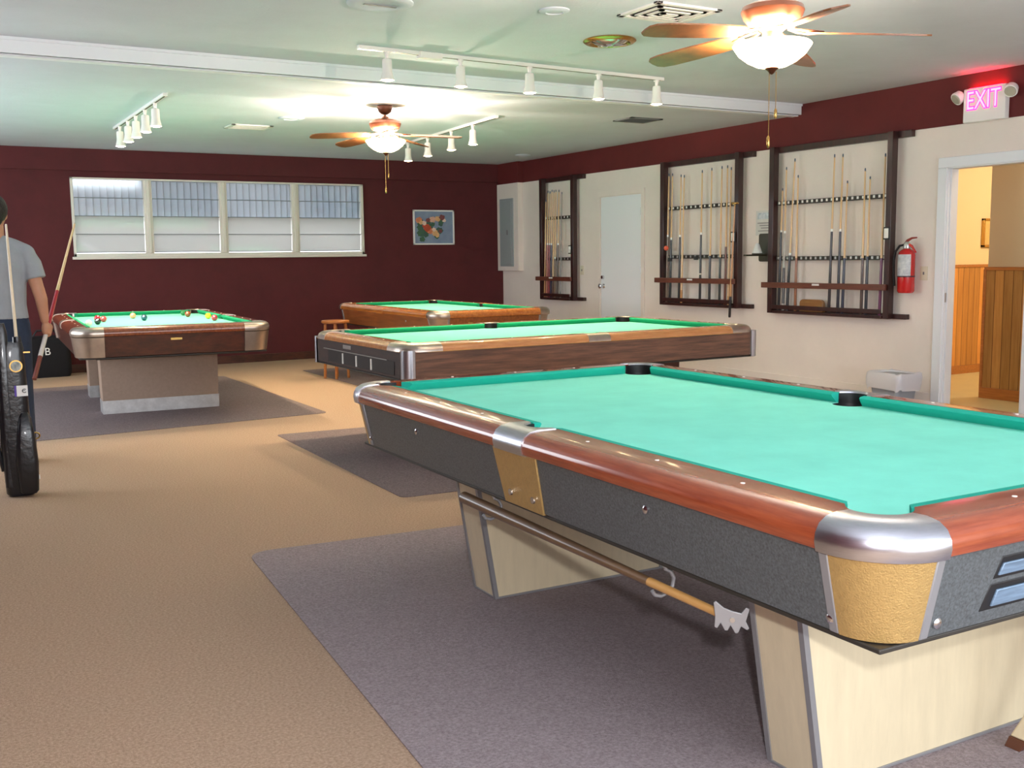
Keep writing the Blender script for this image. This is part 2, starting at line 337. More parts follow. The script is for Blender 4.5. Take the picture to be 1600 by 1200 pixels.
# ------------------------------------------------------------------ dark carpet areas
def rug(pts, label, r=.1, m=None):
    n = len(pts); poly = []
    for i in range(n):
        p, a, c_ = Vector(pts[i]), Vector(pts[i-1]), Vector(pts[(i+1) % n])
        d1 = (a-p).normalized(); d2 = (c_-p).normalized(); s, e = p+d1*r, p+d2*r
        for t in range(7):
            t = t/6; poly.append(tuple((1-t)**2*s+2*t*(1-t)*p+t*t*e))
    o = MB().prism(poly, .0005, .004).build('carpet_patch', m or m_rug); return tag(o, label, 'carpet')
rug([(1.265, 4.60), (.89, .05), (3.5, -.16), (3.85, 4.38)], 'dark brown carpet patch with rounded corner under the nearest pool table', .12, m_rug_lit)
rug([(2.375, 7.69), (2.31, 5.23), (6.0, 5.0), (6.05, 7.42)], 'dark brown carpet patch under the walnut table with chrome corner columns', .05)
rug([(4.08, 12.1), (4.04, 8.4), (6.3, 8.3), (6.4, 12.2)], 'dark carpet patch under the orange-brown pool table by the far corner', .05)
rug([(.1, 8.40), (3.11, 8.57), (3.13, 12.05), (.1, 12.02)], 'dark carpet patch under the pool table with scattered balls', .07)

# ------------------------------------------------------------------ pool tables
def sweep(stations, prof):
    """stations: (ox, oy, dx, dy[, inner u]); prof: function(inner) -> closed list of (u, z)"""
    R = []
    for st in stations:
        ox, oy, dx, dy = st[:4]; pr = prof(st[4] if len(st) > 4 else None)
        R.append([(ox+dx*u, oy+dy*u, z) for u, z in pr])
    return MB().rings(R)
def pool_table(label, cx, cy, rz, w, l, st):
    T = thing('pool_table', label, 'pool table', (cx, cy, 0), rz)
    ZT, ZBD, PR = .812, .776, .064
    ua, ub, zb = st['ua'], st['ub'], st['zb']         # apron offset at top and bottom, bottom height
    zr = st.get('zr', .742); RO = st.get('ro', .158)
    side = PR*.95; sc = .024                           # side pocket circle centre offset
    # cloth bed with pocket cut-outs
    poly = []; e = .034
    def arc(c, r, a0, a1, n=9): return [(c[0]+r*math.cos(a0+(a1-a0)*i/n), c[1]+r*math.sin(a0+(a1-a0)*i/n)) for i in range(n+1)]
    W_, L_ = w+e, l+e
    for (sx, sy) in ((1, 1), (-1, 1), (-1, -1), (1, -1)):
        k = math.sqrt(PR*PR-e*e); a1 = math.atan2(e, -k); 
        base = arc((0, 0), PR, math.atan2(-k, e), math.atan2(e, -k)-2*PI, 12)
        pts = [(sx*(w+x), sy*(l+y)) for x, y in base]
        if sx*sy < 0: pts.reverse()
        poly.append(pts)
    ks = math.sqrt(side*side-(e-sc)**2); a = math.atan2(ks, e-sc)
    sideL = [(-(w+x), y) for x, y in arc((sc, 0), side, a, 2*PI-a, 10)]
    sideR = [((w+x), y) for x, y in arc((sc, 0), side, 2*PI-a, a, 10)]
    full = poly[0]+poly[1]+sideL+poly[2]+poly[3]+sideR
    MB().prism(full, ZBD-.03, ZBD).build('playing_cloth', st['cloth'], T)
    # cushions
    def cushion(ox, oy, dx, dy, tx, ty, a0, a1, c0, c1):
        # along tangent (tx,ty) between a0..a1 at nose; back edge between a0-c0..a1+c1
        def P(u, z, end):
            t = (u/e); a_ = (a0-c0*t) if end == 0 else (a1+c1*t)
            return (ox+dx*u+tx*a_, oy+dy*u+ty*a_, z)
        pr = [(e, ZT), (.006, ZT-.002), (0, ZT-.007), (.004, ZT-.014), (.022, ZBD), (e, ZBD)]
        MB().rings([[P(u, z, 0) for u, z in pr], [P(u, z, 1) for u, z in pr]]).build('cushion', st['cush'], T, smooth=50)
    for s in (1, -1):
        cushion(0, s*l, 0, s, 1, 0, -(w-.085), w-.085, .034, .034)
        cushion(s*w, 0, s, 0, 0, 1, .066, l-.085, .008, .034); cushion(s*w, 0, s, 0, 0, 1, -(l-.085), -.066, .034, .008)
    # wooden rails
    def railp(i): return [(i, zr), (i, ZT+.001), (RO-.058, ZT+.001), (RO-.030, ZT-.004), (RO-.012, ZT-.015), (RO-.002, ZT-.032), (RO, ZT-.048), (RO-.004, zr+.006), (RO-.014, zr)]
    cs, ss = st.get('corner_ext', .014), .086
    def rail(ox, oy, dx, dy, tx, ty, a0, a1, m=None):
        stn = []
        for a in (a0, a0+.014, a0+.028, a0+.045, a1-.045, a1-.028, a1-.014, a1):
            iu = e
            for full, c in ((w if ty == 0 else l, None),):
                g = full-abs(a)
                if g < .055: iu = max(e, math.sqrt(max(0, (PR+.001)**2-g*g)))
            stn.append((ox+tx*a, oy+ty*a, dx, dy, iu))
        sweep(stn, railp).build('rail', m or st['rail'], T, smooth=40)
    for s in (1, -1):
        rail(0, s*l, 0, s, 1, 0, -(w-cs), w-cs, st.get('raile'))
        rail(s*w, 0, s, 0, 0, 1, ss, l-cs); rail(s*w, 0, s, 0, 0, 1, -(l-cs), -ss)
    # sights (diamonds)
    U = 2*l/8
    for s in (1, -1):
        for k_ in (-3, -2, -1, 1, 2, 3): MB().lathe([(.0055, ZT), (.0055, ZT+.0022)], 10, (s*(w+.078), k_*U, 0)).build('rail_sight', m_whitemark, T)
        for k_ in (-1, 0, 1): MB().lathe([(.0055, ZT), (.0055, ZT+.0022)], 10, (k_*w/2, s*(l+.078), 0)).build('rail_sight', m_whitemark, T)
    def pocket(px, py, a, half, r):
        pk = MB(); pk.lathe([(r+.004, ZBD-.031), (r+.004, ZBD-.003), (r-.002, ZBD-.003), (r-.004, ZBD-.02), (r-.012, .68), (.02, .665)], 28, (px, py, 0), caps=False); pk.lathe([(.0205, .665), (.001, .664)], 12, (px, py, 0))
        RR = []
        for i in range(21):
            t = a-half+2*half*i/20; RR.append([(px+math.cos(t)*q, py+math.sin(t)*q, z) for q, z in ((r+.001, ZBD-.004), (r+.001, ZT-.003), (r-.003, ZT-.003), (r-.003, ZBD-.004))])
        pk.rings(RR); pk.build('pocket', m_black, T)
    # corner castings
    def castp(iu): 
        iu = max(iu, .0)
        return [(iu, zr), (iu, ZT-.004), (iu+.005, ZT+.003), (RO-.056, ZT+.004), (RO-.028, ZT-.001), (RO-.009, ZT-.013), (RO+.001, ZT-.031), (RO+.003, ZT-.048), (RO-.001, zr+.002), (RO-.014, zr-.002)]
    for sx in (1, -1):
        for sy in (1, -1):
            a0 = math.atan2(0, sx); N_ = 14; stn = []
            k = cs; iu = math.sqrt(max(PR*PR-min(k, .045)**2, .034**2)) if k < .055 else .036
            if k > .05: stn.append((sx*w, sy*(l-k), sx, 0, .036)); stn.append((sx*w, sy*(l-.05), sx, 0, .042)); stn.append((sx*w, sy*(l-.03), sx, 0, .056))
            else: stn.append((sx*w, sy*(l-k), sx, 0, iu))
            for i in range(N_+1):
                t = PI/2*i/N_; stn.append((sx*w, sy*l, sx*math.cos(t), sy*math.sin(t), PR))
            if k > .05: stn.append((sx*(w-.03), sy*l, 0, sy, .056)); stn.append((sx*(w-.05), sy*l, 0, sy, .042)); stn.append((sx*(w-k), sy*l, 0, sy, .036))
            else: stn.append((sx*(w-k), sy*l, 0, sy, iu))
            sweep(stn, castp).build('corner_casting', st['cast'], T, smooth=50)
            # pocket
            pocket(sx*w, sy*l, math.atan2(sy, sx), math.radians(80), PR)
            # corner panel
            def cone(r0, r1, a0, a1, z0, z1, n=12, ext=0):
                R = []
                for i in range(n+1):
                    t = a0+(a1-a0)*i/n; R.append([(sx*(w+math.cos(t)*r), sy*(l+math.sin(t)*r), z) for r, z in ((r0, z1), (r1, z0), (r1-.02, z0), (r0-.02, z1))])
                return MB().rings(R)
            if st['corner'] == 'gold':
                cone(ua+.003, ub+.003, 0, PI/2, zb, zr-.002).build('corner_panel', st['cpanel'], T, bevel=0, smooth=50)
                for q in (0, 1):
                    k = MB(); aw = .024
                    pts = [[(ua+.005, zr-.002), (ub+.005, zb), (ub-.012, zb), (ua-.012, zr-.002)]]
                    R = []
                    for d in (0, -aw):
                        R.append([((sx*(w+u), sy*(l+d), z) if q == 0 else (sx*(w+d), sy*(l+u), z)) for u, z in pts[0]])
                    k.rings(R); k.build('corner_trim', m_greytrim, T, bevel=.003)
            elif st['corner'] == 'column':
                k = cone(ua+.012, ub+.012, -.0, PI/2, zb-.005, zr+.004, 16)
                R = []
                cc = ua-.04
                n = 18; R = []
                for i in range(n+1):
                    t = -.35+(PI/2+.7)*i/n; R.append([(sx*(w+cc+math.cos(t)*r), sy*(l+cc+math.sin(t)*r), z) for r, z in ((.052, zr+.01), (.052, zb-.01), (.038, zb-.01), (.038, zr+.01))])
                MB().rings(R).build('corner_column', m_brushed, T, smooth=60)
            else:
                R = []; n = 12
                stl = [(-.075, 0)]+[(0, PI/2*i/n) for i in range(n+1)]+[(-.075, PI/2)]
                for d, t in stl:
                    pr = [(ua+.016, zr-.004), (ub+.016, zb+.0), (ub-.01, zb), (ua-.01, zr-.004)]
                    ox = d if t > 1.5 and d else 0; oy = d if t < .1 and d else 0
                    R.append([(sx*(w+ox+math.cos(t)*u), sy*(l+oy+math.sin(t)*u), z) for u, z in pr])
                MB().rings(R).build('corner_panel', st['cast'], T, smooth=50)
    # side castings, pockets, side panels
    for s in (1, -1):
        stn = []
        for i in range(17):
            y = -ss+2*ss*i/16; iu = .036
            if abs(y) < side: iu = max(.034, sc+math.sqrt(side*side-y*y))
            stn.append((s*w, y, s, 0, iu))
        sweep(stn, castp).build('side_casting', st['scast'], T, smooth=50)
        pocket(s*(w+sc), 0, 0 if s > 0 else PI, math.radians(84), side)
        if st.get('sidepanel'):
            R = []
            for y0, y1 in ((-.135, -.118), (.125, .112)):
                R.append([(s*(w+u), (y0 if z > .6 else y1), z) for u, z in ((ua+.005, zr), (ub+.005, zb-.004), (ub-.01, zb-.004), (ua-.01, zr))])
            MB().rings(R).build('side_panel', m_gold, T, bevel=.002)
            for y in (-.075, .06): MB().tube([(s*(w+ub+.008), y, zb+.035), (s*(w+ub+.018), y, zb+.035)], [.012, .010], 12).build('bolt', m_chrome, T)
    # apron panels
    def apron(o1, o2, tx, ty, dx, dy, half, name='apron', m=None):
        R = []
        for a_ in (-half, half):
            R.append([(o1+tx*a_+dx*u, o2+ty*a_+dy*u, z) for u, z in ((ua, zr+.001), (ub, zb), (ub-.025, zb), (ua-.025, zr+.001))])
        return MB().rings(R).build(name, m or st['apron'], T, bevel=.0015)
    cut = {'gold': .0, 'column': -.075, 'metal': .06}[st['corner']]
    for s in (1, -1):
        apron(s*w, 0, 0, 1, s, 0, l-cut); apron(0, s*l, 1, 0, 0, s, w-cut, m=st.get('endapron'))
    # under frame
    ub2 = ub-.006
    k = MB(); k.box(-(w+ub2), w+ub2, -(l+ub2), l+ub2, zb-.014, zb-.003); k.box(-w+.02, w-.02, -l+.02, l-.02, zb-.03, .66)
    k.build('under_frame', m_darkstrip, T, bevel=.003)
    # pedestals
    for (y0, y1, xt0, xt1, xb0, xb1) in st['ped']:
        zt = zb-.02
        k = MB(); dy = st.get('pedlean', 0)
        yt0, yt1 = y0-dy, y1-dy
        k.add([(xb0, y0, 0.004), (xb1, y0, .004), (xb1, y1, .004), (xb0, y1, .004), (xt0, yt0, zt), (xt1, yt0, zt), (xt1, yt1, zt), (xt0, yt1, zt)], [(3, 2, 1, 0), (4, 5, 6, 7), (0, 1, 5, 4), (1, 2, 6, 5), (2, 3, 7, 6), (3, 0, 4, 7)])
        pd = k.build('pedestal', st['pedm'], T, bevel=.003)
        kk = MB(); kh = st.get('kick', .012)
        def at(z, g): 
            t = z/zt; return (xb0+(xt0-xb0)*t-g, xb1+(xt1-xb1)*t+g, y0+(yt0-y0)*t-g, y1+(yt1-y1)*t+g)
        a_, b_ = at(.004, .004), at(kh, .004)
        kk.add([(a_[0], a_[2], .004), (a_[1], a_[2], .004), (a_[1], a_[3], .004), (a_[0], a_[3], .004), (b_[0], b_[2], kh), (b_[1], b_[2], kh), (b_[1], b_[3], kh), (b_[0], b_[3], kh)], [(3, 2, 1, 0), (4, 5, 6, 7), (0, 1, 5, 4), (1, 2, 6, 5), (2, 3, 7, 6), (3, 0, 4, 7)])
        kk.build('kick_strip', m_kick if kh > .05 else m_greytrim, pd, bevel=.001)
        if st.get('pedtrim'):
            a_, b_ = at(.012, .004), at(zt, .004); g = .017
            for (i, j) in ((0, 2), (1, 2), (0, 3), (1, 3)):
                kk = MB(); di = g if i == 0 else -g; dj = g if j == 2 else -g
                kk.add([(a_[i], a_[j], .012), (a_[i]+di, a_[j], .012), (a_[i]+di, a_[j]+dj, .012), (a_[i], a_[j]+dj, .012), (b_[i], b_[j], zt), (b_[i]+di, b_[j], zt), (b_[i]+di, b_[j]+dj, zt), (b_[i], b_[j]+dj, zt)], [(3, 2, 1, 0), (4, 5, 6, 7), (0, 1, 5, 4), (1, 2, 6, 5), (2, 3, 7, 6), (3, 0, 4, 7)])
                kk.build('edge_trim', m_greytrim, pd)
    # apron screws
    if st.get('screws'):
        for q, (a_, z) in enumerate(st['screws']):
            t = (z-zb)/(zr-zb); u = ub+(ua-ub)*t
            for s in (1, -1): MB().tube([(s*(w+u), a_, z), (s*(w+u+.004), a_, z), (s*(w+u+.007), a_, z)], [.011, .011, .006], 12).build('bolt', m_chrome, T)
        for a_, z in st['endscrews']:
            t = (z-zb)/(zr-zb); u = ub+(ua-ub)*t
            for s in (1, -1): MB().tube([(a_, s*(l+u), z), (a_, s*(l+u+.004), z), (a_, s*(l+u+.007), z)], [.011, .011, .006], 12).build('bolt', m_chrome, T)
    return T

c_, s_ = math.cos(-.0201), math.sin(-.0201)
w1, l1 = .61, 1.25
x1c, y1c = 1.643+c_*w1-s_*l1, 1.395+s_*w1+c_*l1
T1 = pool_table('nearest pool table with turquoise cloth, speckled charcoal sides, gold corner panels and cream pedestals', x1c, y1c, -.0201, w1, l1,
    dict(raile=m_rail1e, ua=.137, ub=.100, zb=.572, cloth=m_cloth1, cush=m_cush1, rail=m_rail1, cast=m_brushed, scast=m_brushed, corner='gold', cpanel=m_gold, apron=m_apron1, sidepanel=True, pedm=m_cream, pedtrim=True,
         ped=[(-.903, -.724, -.485, .485, -.395, .395), (.79, .967, -.485, .485, -.395, .395)], pedlean=0, screws=[(-.648, .70), (.728, .70), (-1.232, .60), (1.232, .60)], endscrews=[(-.565, .60), (.565, .60)]))
T2 = pool_table('walnut-sided pool table with chrome corner columns, long side facing the nearest table', 3.915, 6.42, PI/2+.003, .645, 1.245,
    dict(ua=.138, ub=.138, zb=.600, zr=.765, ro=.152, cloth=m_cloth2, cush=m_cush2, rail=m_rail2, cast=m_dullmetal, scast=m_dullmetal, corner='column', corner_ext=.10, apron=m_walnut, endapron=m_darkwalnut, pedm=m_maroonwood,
         ped=[(-.95, -.75, -.45, .45, -.40, .40), (.75, .95, -.45, .45, -.40, .40)]))
T3 = pool_table('orange-brown wooden pool table nearest the far right corner, mostly behind the walnut one', 5.03, 10.31, -.012, .52, 1.19,
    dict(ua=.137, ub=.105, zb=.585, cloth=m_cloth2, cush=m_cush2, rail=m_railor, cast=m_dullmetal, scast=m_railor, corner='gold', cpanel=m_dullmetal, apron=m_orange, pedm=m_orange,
         ped=[(-.80, -.62, -.5, .5, -.35, .35), (.62, .80, -.5, .5, -.35, .35)], screws=[(-.62, .69), (-1.10, .62)], endscrews=[]))
T4 = pool_table('dark red wooden pool table with scattered balls, metal corners and tan pedestals', 1.955, 9.98, math.radians(-3.6), .615, 1.27,
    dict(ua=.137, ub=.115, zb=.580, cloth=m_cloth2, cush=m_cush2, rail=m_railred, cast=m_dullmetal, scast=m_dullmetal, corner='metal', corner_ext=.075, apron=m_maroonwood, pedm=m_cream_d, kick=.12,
         ped=[(-.43, -.20, -.50, .50, -.49, .49), (.86, 1.09, -.50, .50, -.49, .49)]))

# details of the nearest table: ball-return openings in the near end
def endface(T, l, ua, ub, zr, zb, x0, x1, z0, z1, slant, name, m, d0, d1):
    def u(z): return ub+(ua-ub)*(z-zb)/(zr-zb)
    vs = []
    for d in (d0, d1):
        for (x, z) in ((x0+slant, z0), (x1-slant, z0), (x1, z1), (x0, z1)): vs.append((x, -(l+u(z)+d), z))
    return MB().add(vs, [(3, 2, 1, 0), (4, 5, 6, 7), (0, 1, 5, 4), (1, 2, 6, 5), (2, 3, 7, 6), (3, 0, 4, 7)]).build(name, m, T, bevel=.002)
m_tray = mat('pale_blue_ball_tray', (122, 146, 170), .4, metal=.3, var=.25, vscale=9, stretch=(1, 1, 14))
for z0, z1, sl in ((.668, .716, -.012), (.600, .658, -.016)):
    fr_ = endface(T1, l1, .137, .100, .742, .572, -.41+(.0 if z0 > .65 else -.016), .41-(.0 if z0 > .65 else -.016), z0, z1, sl, 'ball_return_slot', m_black, -.01, .0015)
    endface(T1, l1, .137, .100, .742, .572, -.405, .405, z0+.008, z1-.014, -.008, 'ball_tray', m_tray, .0, .006).parent = fr_
# rail hooks for the bridge stick
for yy in (-.665, .232):
    k = MB(); x0 = -(w1+.085)
    pts = [(x0, yy, .565), (x0-.010, yy, .555), (x0-.028, yy, .545), (x0-.036, yy, .525), (x0-.028, yy, .503), (x0-.002, yy, .488), (x0-.03, yy, .478), (x0-.048, yy, .475), (x0-.063, yy, .484), (x0-.069, yy, .498)]
    pts = [(x0+.005, yy, .562), (x0+.005, yy, .548), (x0+.020, yy, .540), (x0+.030, yy, .522), (x0+.026, yy, .502), (x0+.010, yy, .487), (x0-.010, yy, .482), (x0-.028, yy, .488), (x0-.036, yy, .500)]
    k.tube(pts, .005, 10); k.tube([(x0+.005, yy, .566), (x0+.005, yy, .553)], .008, 10); k.build('bridge_hook', m_greytrim, T1)
# details of the walnut table's left end
for dx in (-.17, .0, .17):
    pass
def u2(z): return .138
TE = T2
yl = 1.245+.138
box('ball_return_window', m_blackgl, -.62, .50, yl, yl+.004, .615, .70, TE, bevel=.002)
box('window_trim', m_alu, -.52, .58, yl+.003, yl+.009, .700, .705, TE)
for x in (-.27, -.02, .22): box('window_bar', m_whitemark, x-.006, x+.006, yl+.004, yl+.010, .620, .69, TE)
box('name_plate', m_alu, .08, .22, yl, yl+.004, .722, .748, TE, bevel=.002)
box('top_trim', m_brass, -.745, .745, yl-.012, yl+.004, .760, .767, TE)
box('side_trim', m_brass, -(.645+.142), -(.645+.12), -1.24, 1.24, .760, .767, TE)
box('name_plate', m_brass, -.045, .045, -(1.27+.141), -(1.27+.134), .695, .715, T4, bevel=.002)
box('name_plate', m_brass, -.30, -.25, -(1.19+.138), -(1.19+.130), .68, .70, T3, bevel=.002)

# ------------------------------------------------------------------ mechanical bridge hanging from the nearest table
def tabpt(T, p): return Matrix.Translation(T.location) @ Matrix.Rotation(T.rotation_euler.z, 4, 'Z') @ Vector(p)
xb = -(w1+.085)-.008
A = tabpt(T1, (xb+.006, .447, .512)); B = tabpt(T1, (xb, -.915, .502))
bs = thing('bridge_stick', 'wooden bridge stick with a metal rest head hanging under the nearest table', 'pool cue', A)
d = B-A
MB().tube([(0, 0, 0), d.normalized()*.01, d*.25, d*.55, d*.8, d*.985], [.012, .0200, .0190, .0150, .0115, .0095], 16).build('shaft', wood('bridge_shaft_wood', (120, 92, 62), (84, 62, 44), .35, .3, stretch=(8, 1, 8)), bs)
k = MB().tube([d*.78, d*.985], [.0120, .0098], 16); k.build('shaft_tip_section', wood('pale_shaft_wood', (206, 158, 92), (186, 138, 74), .35, .3), bs)
k = MB(); n_ = d.normalized(); sd = Vector((-n_.y, n_.x, 0)); 
# head: flat plate, seven-pronged, standing across the shaft end
hd = bpy.data.objects.new('x', None); bpy.data.objects.remove(hd)
plate = [(-.058, .040), (-.046, .046), (-.030, .024), (0, .030), (.030, .040), (.058, .062), (.066, .056), (.060, .010), (.062, -.030), (.052, -.034), (.040, -.014), (.026, -.040), (.016, -.040), (.006, -.020), (-.010, -.048), (-.020, -.046), (-.030, -.022), (-.050, -.034), (-.058, -.028), (-.046, -.004)]
hole = []
vs = []; n = len(plate)
ax = (sd*.75+n_*.66).normalized(); up = Vector((0, 0, 1)); nn = ax.cross(up).normalized()
for t in (-.004, .004):
    for x, y in plate: vs.append(d+n_*.012+ax*(-x*.64)+up*y*.66+nn*t*.7)
k.add(vs, [tuple(reversed(range(n))), tuple(range(n, 2*n))]+[(i, (i+1) % n, n+(i+1) % n, n+i) for i in range(n)])
hdo = k.build('bridge_head', m_greytrim, bs, bevel=.0015)
MB().tube([d+n_*.012-nn*.006, d+n_*.012+nn*.006], .006, 12).build('rivet', m_alu, hdo)

# ------------------------------------------------------------------ balls on the far-left table
balls = [((1.352, 9.53), (250, 246, 214), None, 'white cue ball nearest the left rail corner'), ((1.46, 9.76), (18, 20, 20), (240, 240, 240), 'black ball with a white spot beside two red balls'),
         ((1.535, 10.28), (206, 24, 50), None, 'bright red ball touching behind another red ball'), ((1.566, 10.13), (190, 50, 60), (236, 190, 190), 'dull red ball in front of another red ball'),
         ((1.90, 10.56), (238, 150, 120), (250, 226, 200), 'pale orange-pink ball alone in mid table'), ((1.92, 10.12), (28, 70, 96), (170, 200, 210), 'dark blue ball alone in mid table'),
         ((2.43, 10.80), (40, 110, 62), None, 'green ball near the far right pocket'), ((2.40, 10.48), (150, 60, 30), (236, 200, 160), 'orange-brown striped ball near the far right pocket'),
         ((2.475, 9.99), (240, 196, 20), None, 'yellow ball against the right rail'), ((2.44, 9.62), (200, 36, 60), (240, 200, 200), 'red and white striped ball beside the yellow ball')]
for (x, y), rgb, rgb2, lb in balls:
    m = mat('ball_enamel', rgb, .12, coat=.8)
    o = thing('billiard_ball', lb, 'ball', (x, y, .776), 0, 'balls on the far-left pool table')
    MB().sphere((0, 0, .0286), .0286, 24, 14).build('ball_body', m, o)
    if rgb2:
        a = Vector((-.35, -.8, .5)).normalized()*.0272
        MB().tube([a+Vector((0, 0, .0286)), a*1.06+Vector((0, 0, .0286))], [.0085, .006], 12).build('number_spot', mat('ball_spot', rgb2, .2), o)

# ------------------------------------------------------------------ pool cues
def cue(name_label, P0, P1, zj, butt, shaft=(226, 188, 134), group=None, joint=True, rb=.0145, tip=(70, 90, 110), r1=.0065, wrap=None):
    P0, P1 = Vector(P0), Vector(P1); d = P1-P0; t = (zj-P0.z)/d.z if abs(d.z) > .01 else .5; t = max(.02, min(.9, t))
    o = thing('pool_cue', name_label, 'pool cue', P0, 0, group)
    rj = rb+(r1-rb)*t
    mb = butt if not isinstance(butt, tuple) else CM(butt)
    MB().tube([(0, 0, 0), d*.012, d*t], [rb*.85, rb, rj+.0004], 12).build('butt', mb, o)
    MB().tube([d*t, d*.985], [rj, r1], 12).build('shaft', CM(shaft), o)
    if joint: MB().tube([d*(t-.005), d*(t+.012)], rj+.0010, 12).build('joint_collar', m_whitemark, o)
    MB().tube([d*.978, d*.992, d*1.0], [r1+.0002, r1+.0002, r1*.7], 10).build('cue_tip', CM(tip), o)
    if wrap:
        MB().tube([d*wrap[0], d*wrap[1]], [rb+(r1-rb)*wrap[0]+.0012, rb+(r1-rb)*wrap[1]+.0012], 12).build('grip_wrap', CM(wrap[2]), o)
    return o
_cm = {}
def CM(rgb):
    if rgb not in _cm: _cm[rgb] = mat('cue_lacquer', rgb, .3, coat=.4)
    return _cm[rgb]

# ------------------------------------------------------------------ wall racks
XC = XR-.085
def rack(label, y0, y1, z0, z1, ytag, ztag, slots):
    """y1 < y0: left post at y0 (far), right post at y1 (near)"""
    R = thing('cue_rack', label, 'cue rack', (XR, (y0+y1)/2, z0), 0, 'cue racks on the right wall'); cy = (y0+y1)/2; a, b = y0-cy, y1-cy; H = z1-z0
    box('top_board', m_darkbrown, -.05, 0, b-.13, a, ZB-z0-.055, ZB-z0+.004, R, bevel=.003)
    box('bottom_board', m_darkbrown, -.05, 0, b-.13, a, 0, .045, R, bevel=.003)
    box('post', m_darkbrown, -.115, -.045, a-.085, a-.02, 0, ZB-z0+.003, R, bevel=.004)
    box('post', m_darkbrown, -.115, -.045, b+.01, b+.07, 0, ZB-z0+.003, R, bevel=.004)
    box('bottom_tray', m_darkbrown, -.125, -.02, b+.08, a-.10, .0, .028, R, bevel=.003)
    box('tray_lip', m_darkbrown, -.135, -.12, b+.08, a-.10, .045, .085, R, bevel=.003)
    box('front_rail', m_redbrown, -.155, -.128, b+.02, a+.03, .255, .31, R, bevel=.004)
    box('label_tag', m_white, -.157, -.154, (a+b)/2+.02, (a+b)/2+.11, .285, .303, R)
    # notched holders with pale number squares
    for zz, nm in ((1.09, 'upper_holder'), (.545, 'lower_holder')):
        hld = box(nm, m_darkstrip, -.075, -.03, b+.08, a-.10, zz-.02, zz+.02, R, bevel=.002)
        nslot = slots; ln = (a-.10)-(b+.08)
        for i in range(nslot):
            yy = b+.08+ln*(i+.5)/nslot
            MB().box(-.078, -.0745, yy-.011, yy+.011, zz-.010, zz+.014).build('number_square' if nm[0] == 'u' else 'cue_clip', m_whitemark if nm[0] == 'u' else m_kick, hld)
    s_ = MB(); s_.box(-.142, -.130, ytag-cy-.035, ytag-cy+.035, ztag-z0-.055, ztag-z0+.055); fr = s_.build('counter_tag', m_black, R, bevel=.008)
    s_ = MB(); s_.box(-.146, -.142, ytag-cy-.024, ytag-cy+.024, ztag-z0-.043, ztag-z0+.043); s_.build('counter_face', m_whitemark, fr, bevel=.004)
    return R
rack('narrow dark wood cue rack beside the white door, furthest of three', 12.33, 11.47, .745, 2.36, 11.52, 1.41, 9)
rack('middle dark wood cue rack between the white door and the chalk holder', 9.69, 8.355, .755, 2.365, 8.41, 1.50, 15)
rack('largest dark wood cue rack, nearest, beside the fire extinguisher', 7.94, 6.395, .728, 2.355, 6.425, 1.487, 22)
BK = (24, 22, 26)
def rc(lst, rk, zt):
    for (ya, za, yb, zb_, zj, col, lb, kw) in lst:
        cue(lb, (XC-.01, ya, zt), (XC+.015, yb, zb_), zj, col, group='cues in the '+rk, **kw)
rc([(7.775, .852, 7.774, 1.965, 1.538, BK, 'short black-butted cue at the far left of the nearest rack', {}), (7.715, .84, 7.726, 2.168, 1.528, (176, 170, 160), 'cue with pale patterned butt, second from left in the nearest rack', dict(wrap=(.05, .3, (60, 50, 44)))),
    (7.66, .84, 7.613, 2.241, 1.309, BK, 'cue with a black butt leaning at the left of the nearest rack', dict(wrap=(.0, .15, (30, 26, 26)))), (7.549, .8, 7.568, 2.079, 1.275, (150, 92, 56), 'cue with a brown butt beside the small brown box', dict(joint=False)),
    (7.114, .79, 7.109, 2.237, 1.528, (40, 26, 30), 'tall dark-butted cue in the middle of the nearest rack, left of a pair', {}), (7.006, .8, 7.008, 2.231, 1.525, (34, 28, 44), 'tall dark-butted cue in the middle of the nearest rack, right of a pair', {}),
    (6.948, .8, 6.947, 1.983, 1.272, (44, 48, 70), 'shorter blue-black-butted cue just right of the tall middle pair', dict(joint=False)), (6.725, .78, 6.743, 2.08, 1.271, (84, 60, 50), 'cue with a brown and dark butt right of middle in the nearest rack', dict(joint=False)),
    (6.671, .8, 6.684, 2.002, 1.286, (34, 34, 46), 'cue with a dark grey butt, second from right in the nearest rack', dict(joint=False)), (6.515, .82, 6.52, 2.191, 1.269, (116, 52, 92), 'cue with a purple butt against the right post of the nearest rack', dict(joint=False))], 'nearest rack', .757)
rc([(9.564, .85, 9.563, 2.241, 1.534, (128, 110, 92), 'grey-brown-butted cue at the far left of the middle rack', {}), (9.502, .85, 9.499, 2.237, 1.499, (28, 34, 34), 'black-butted cue, second from left in the middle rack', {}),
    (9.343, .8, 9.348, 2.214, 1.529, (32, 26, 26), 'cue with a long black butt, third from left in the middle rack', {}), (9.302, .83, 9.293, 2.205, .93, (196, 140, 84), 'plain tan one-piece cue in the middle rack beside the black one', dict(joint=False)),
    (8.983, .8, 8.988, 2.235, 1.545, (36, 32, 30), 'cue with black butt and pale rings at the centre of the middle rack', dict(wrap=(.22, .23, (220, 210, 190)))), (8.826, .8, 8.832, 2.247, 1.308, (30, 26, 28), 'cue with black white-flecked butt right of centre in the middle rack', dict(joint=False)),
    (8.662, .8, 8.67, 2.253, 1.291, (32, 40, 30), 'cue with pointed dark green butt in the middle rack', dict(joint=False)), (8.575, .83, 8.583, 2.254, 1.401, (112, 60, 40), 'cue with a red-brown butt near the right post of the middle rack', dict(joint=False)),
    (8.52, .83, 8.525, 2.23, .88, (206, 160, 104), 'plain tan cue against the right post of the middle rack', dict(joint=False))], 'middle rack', .784)
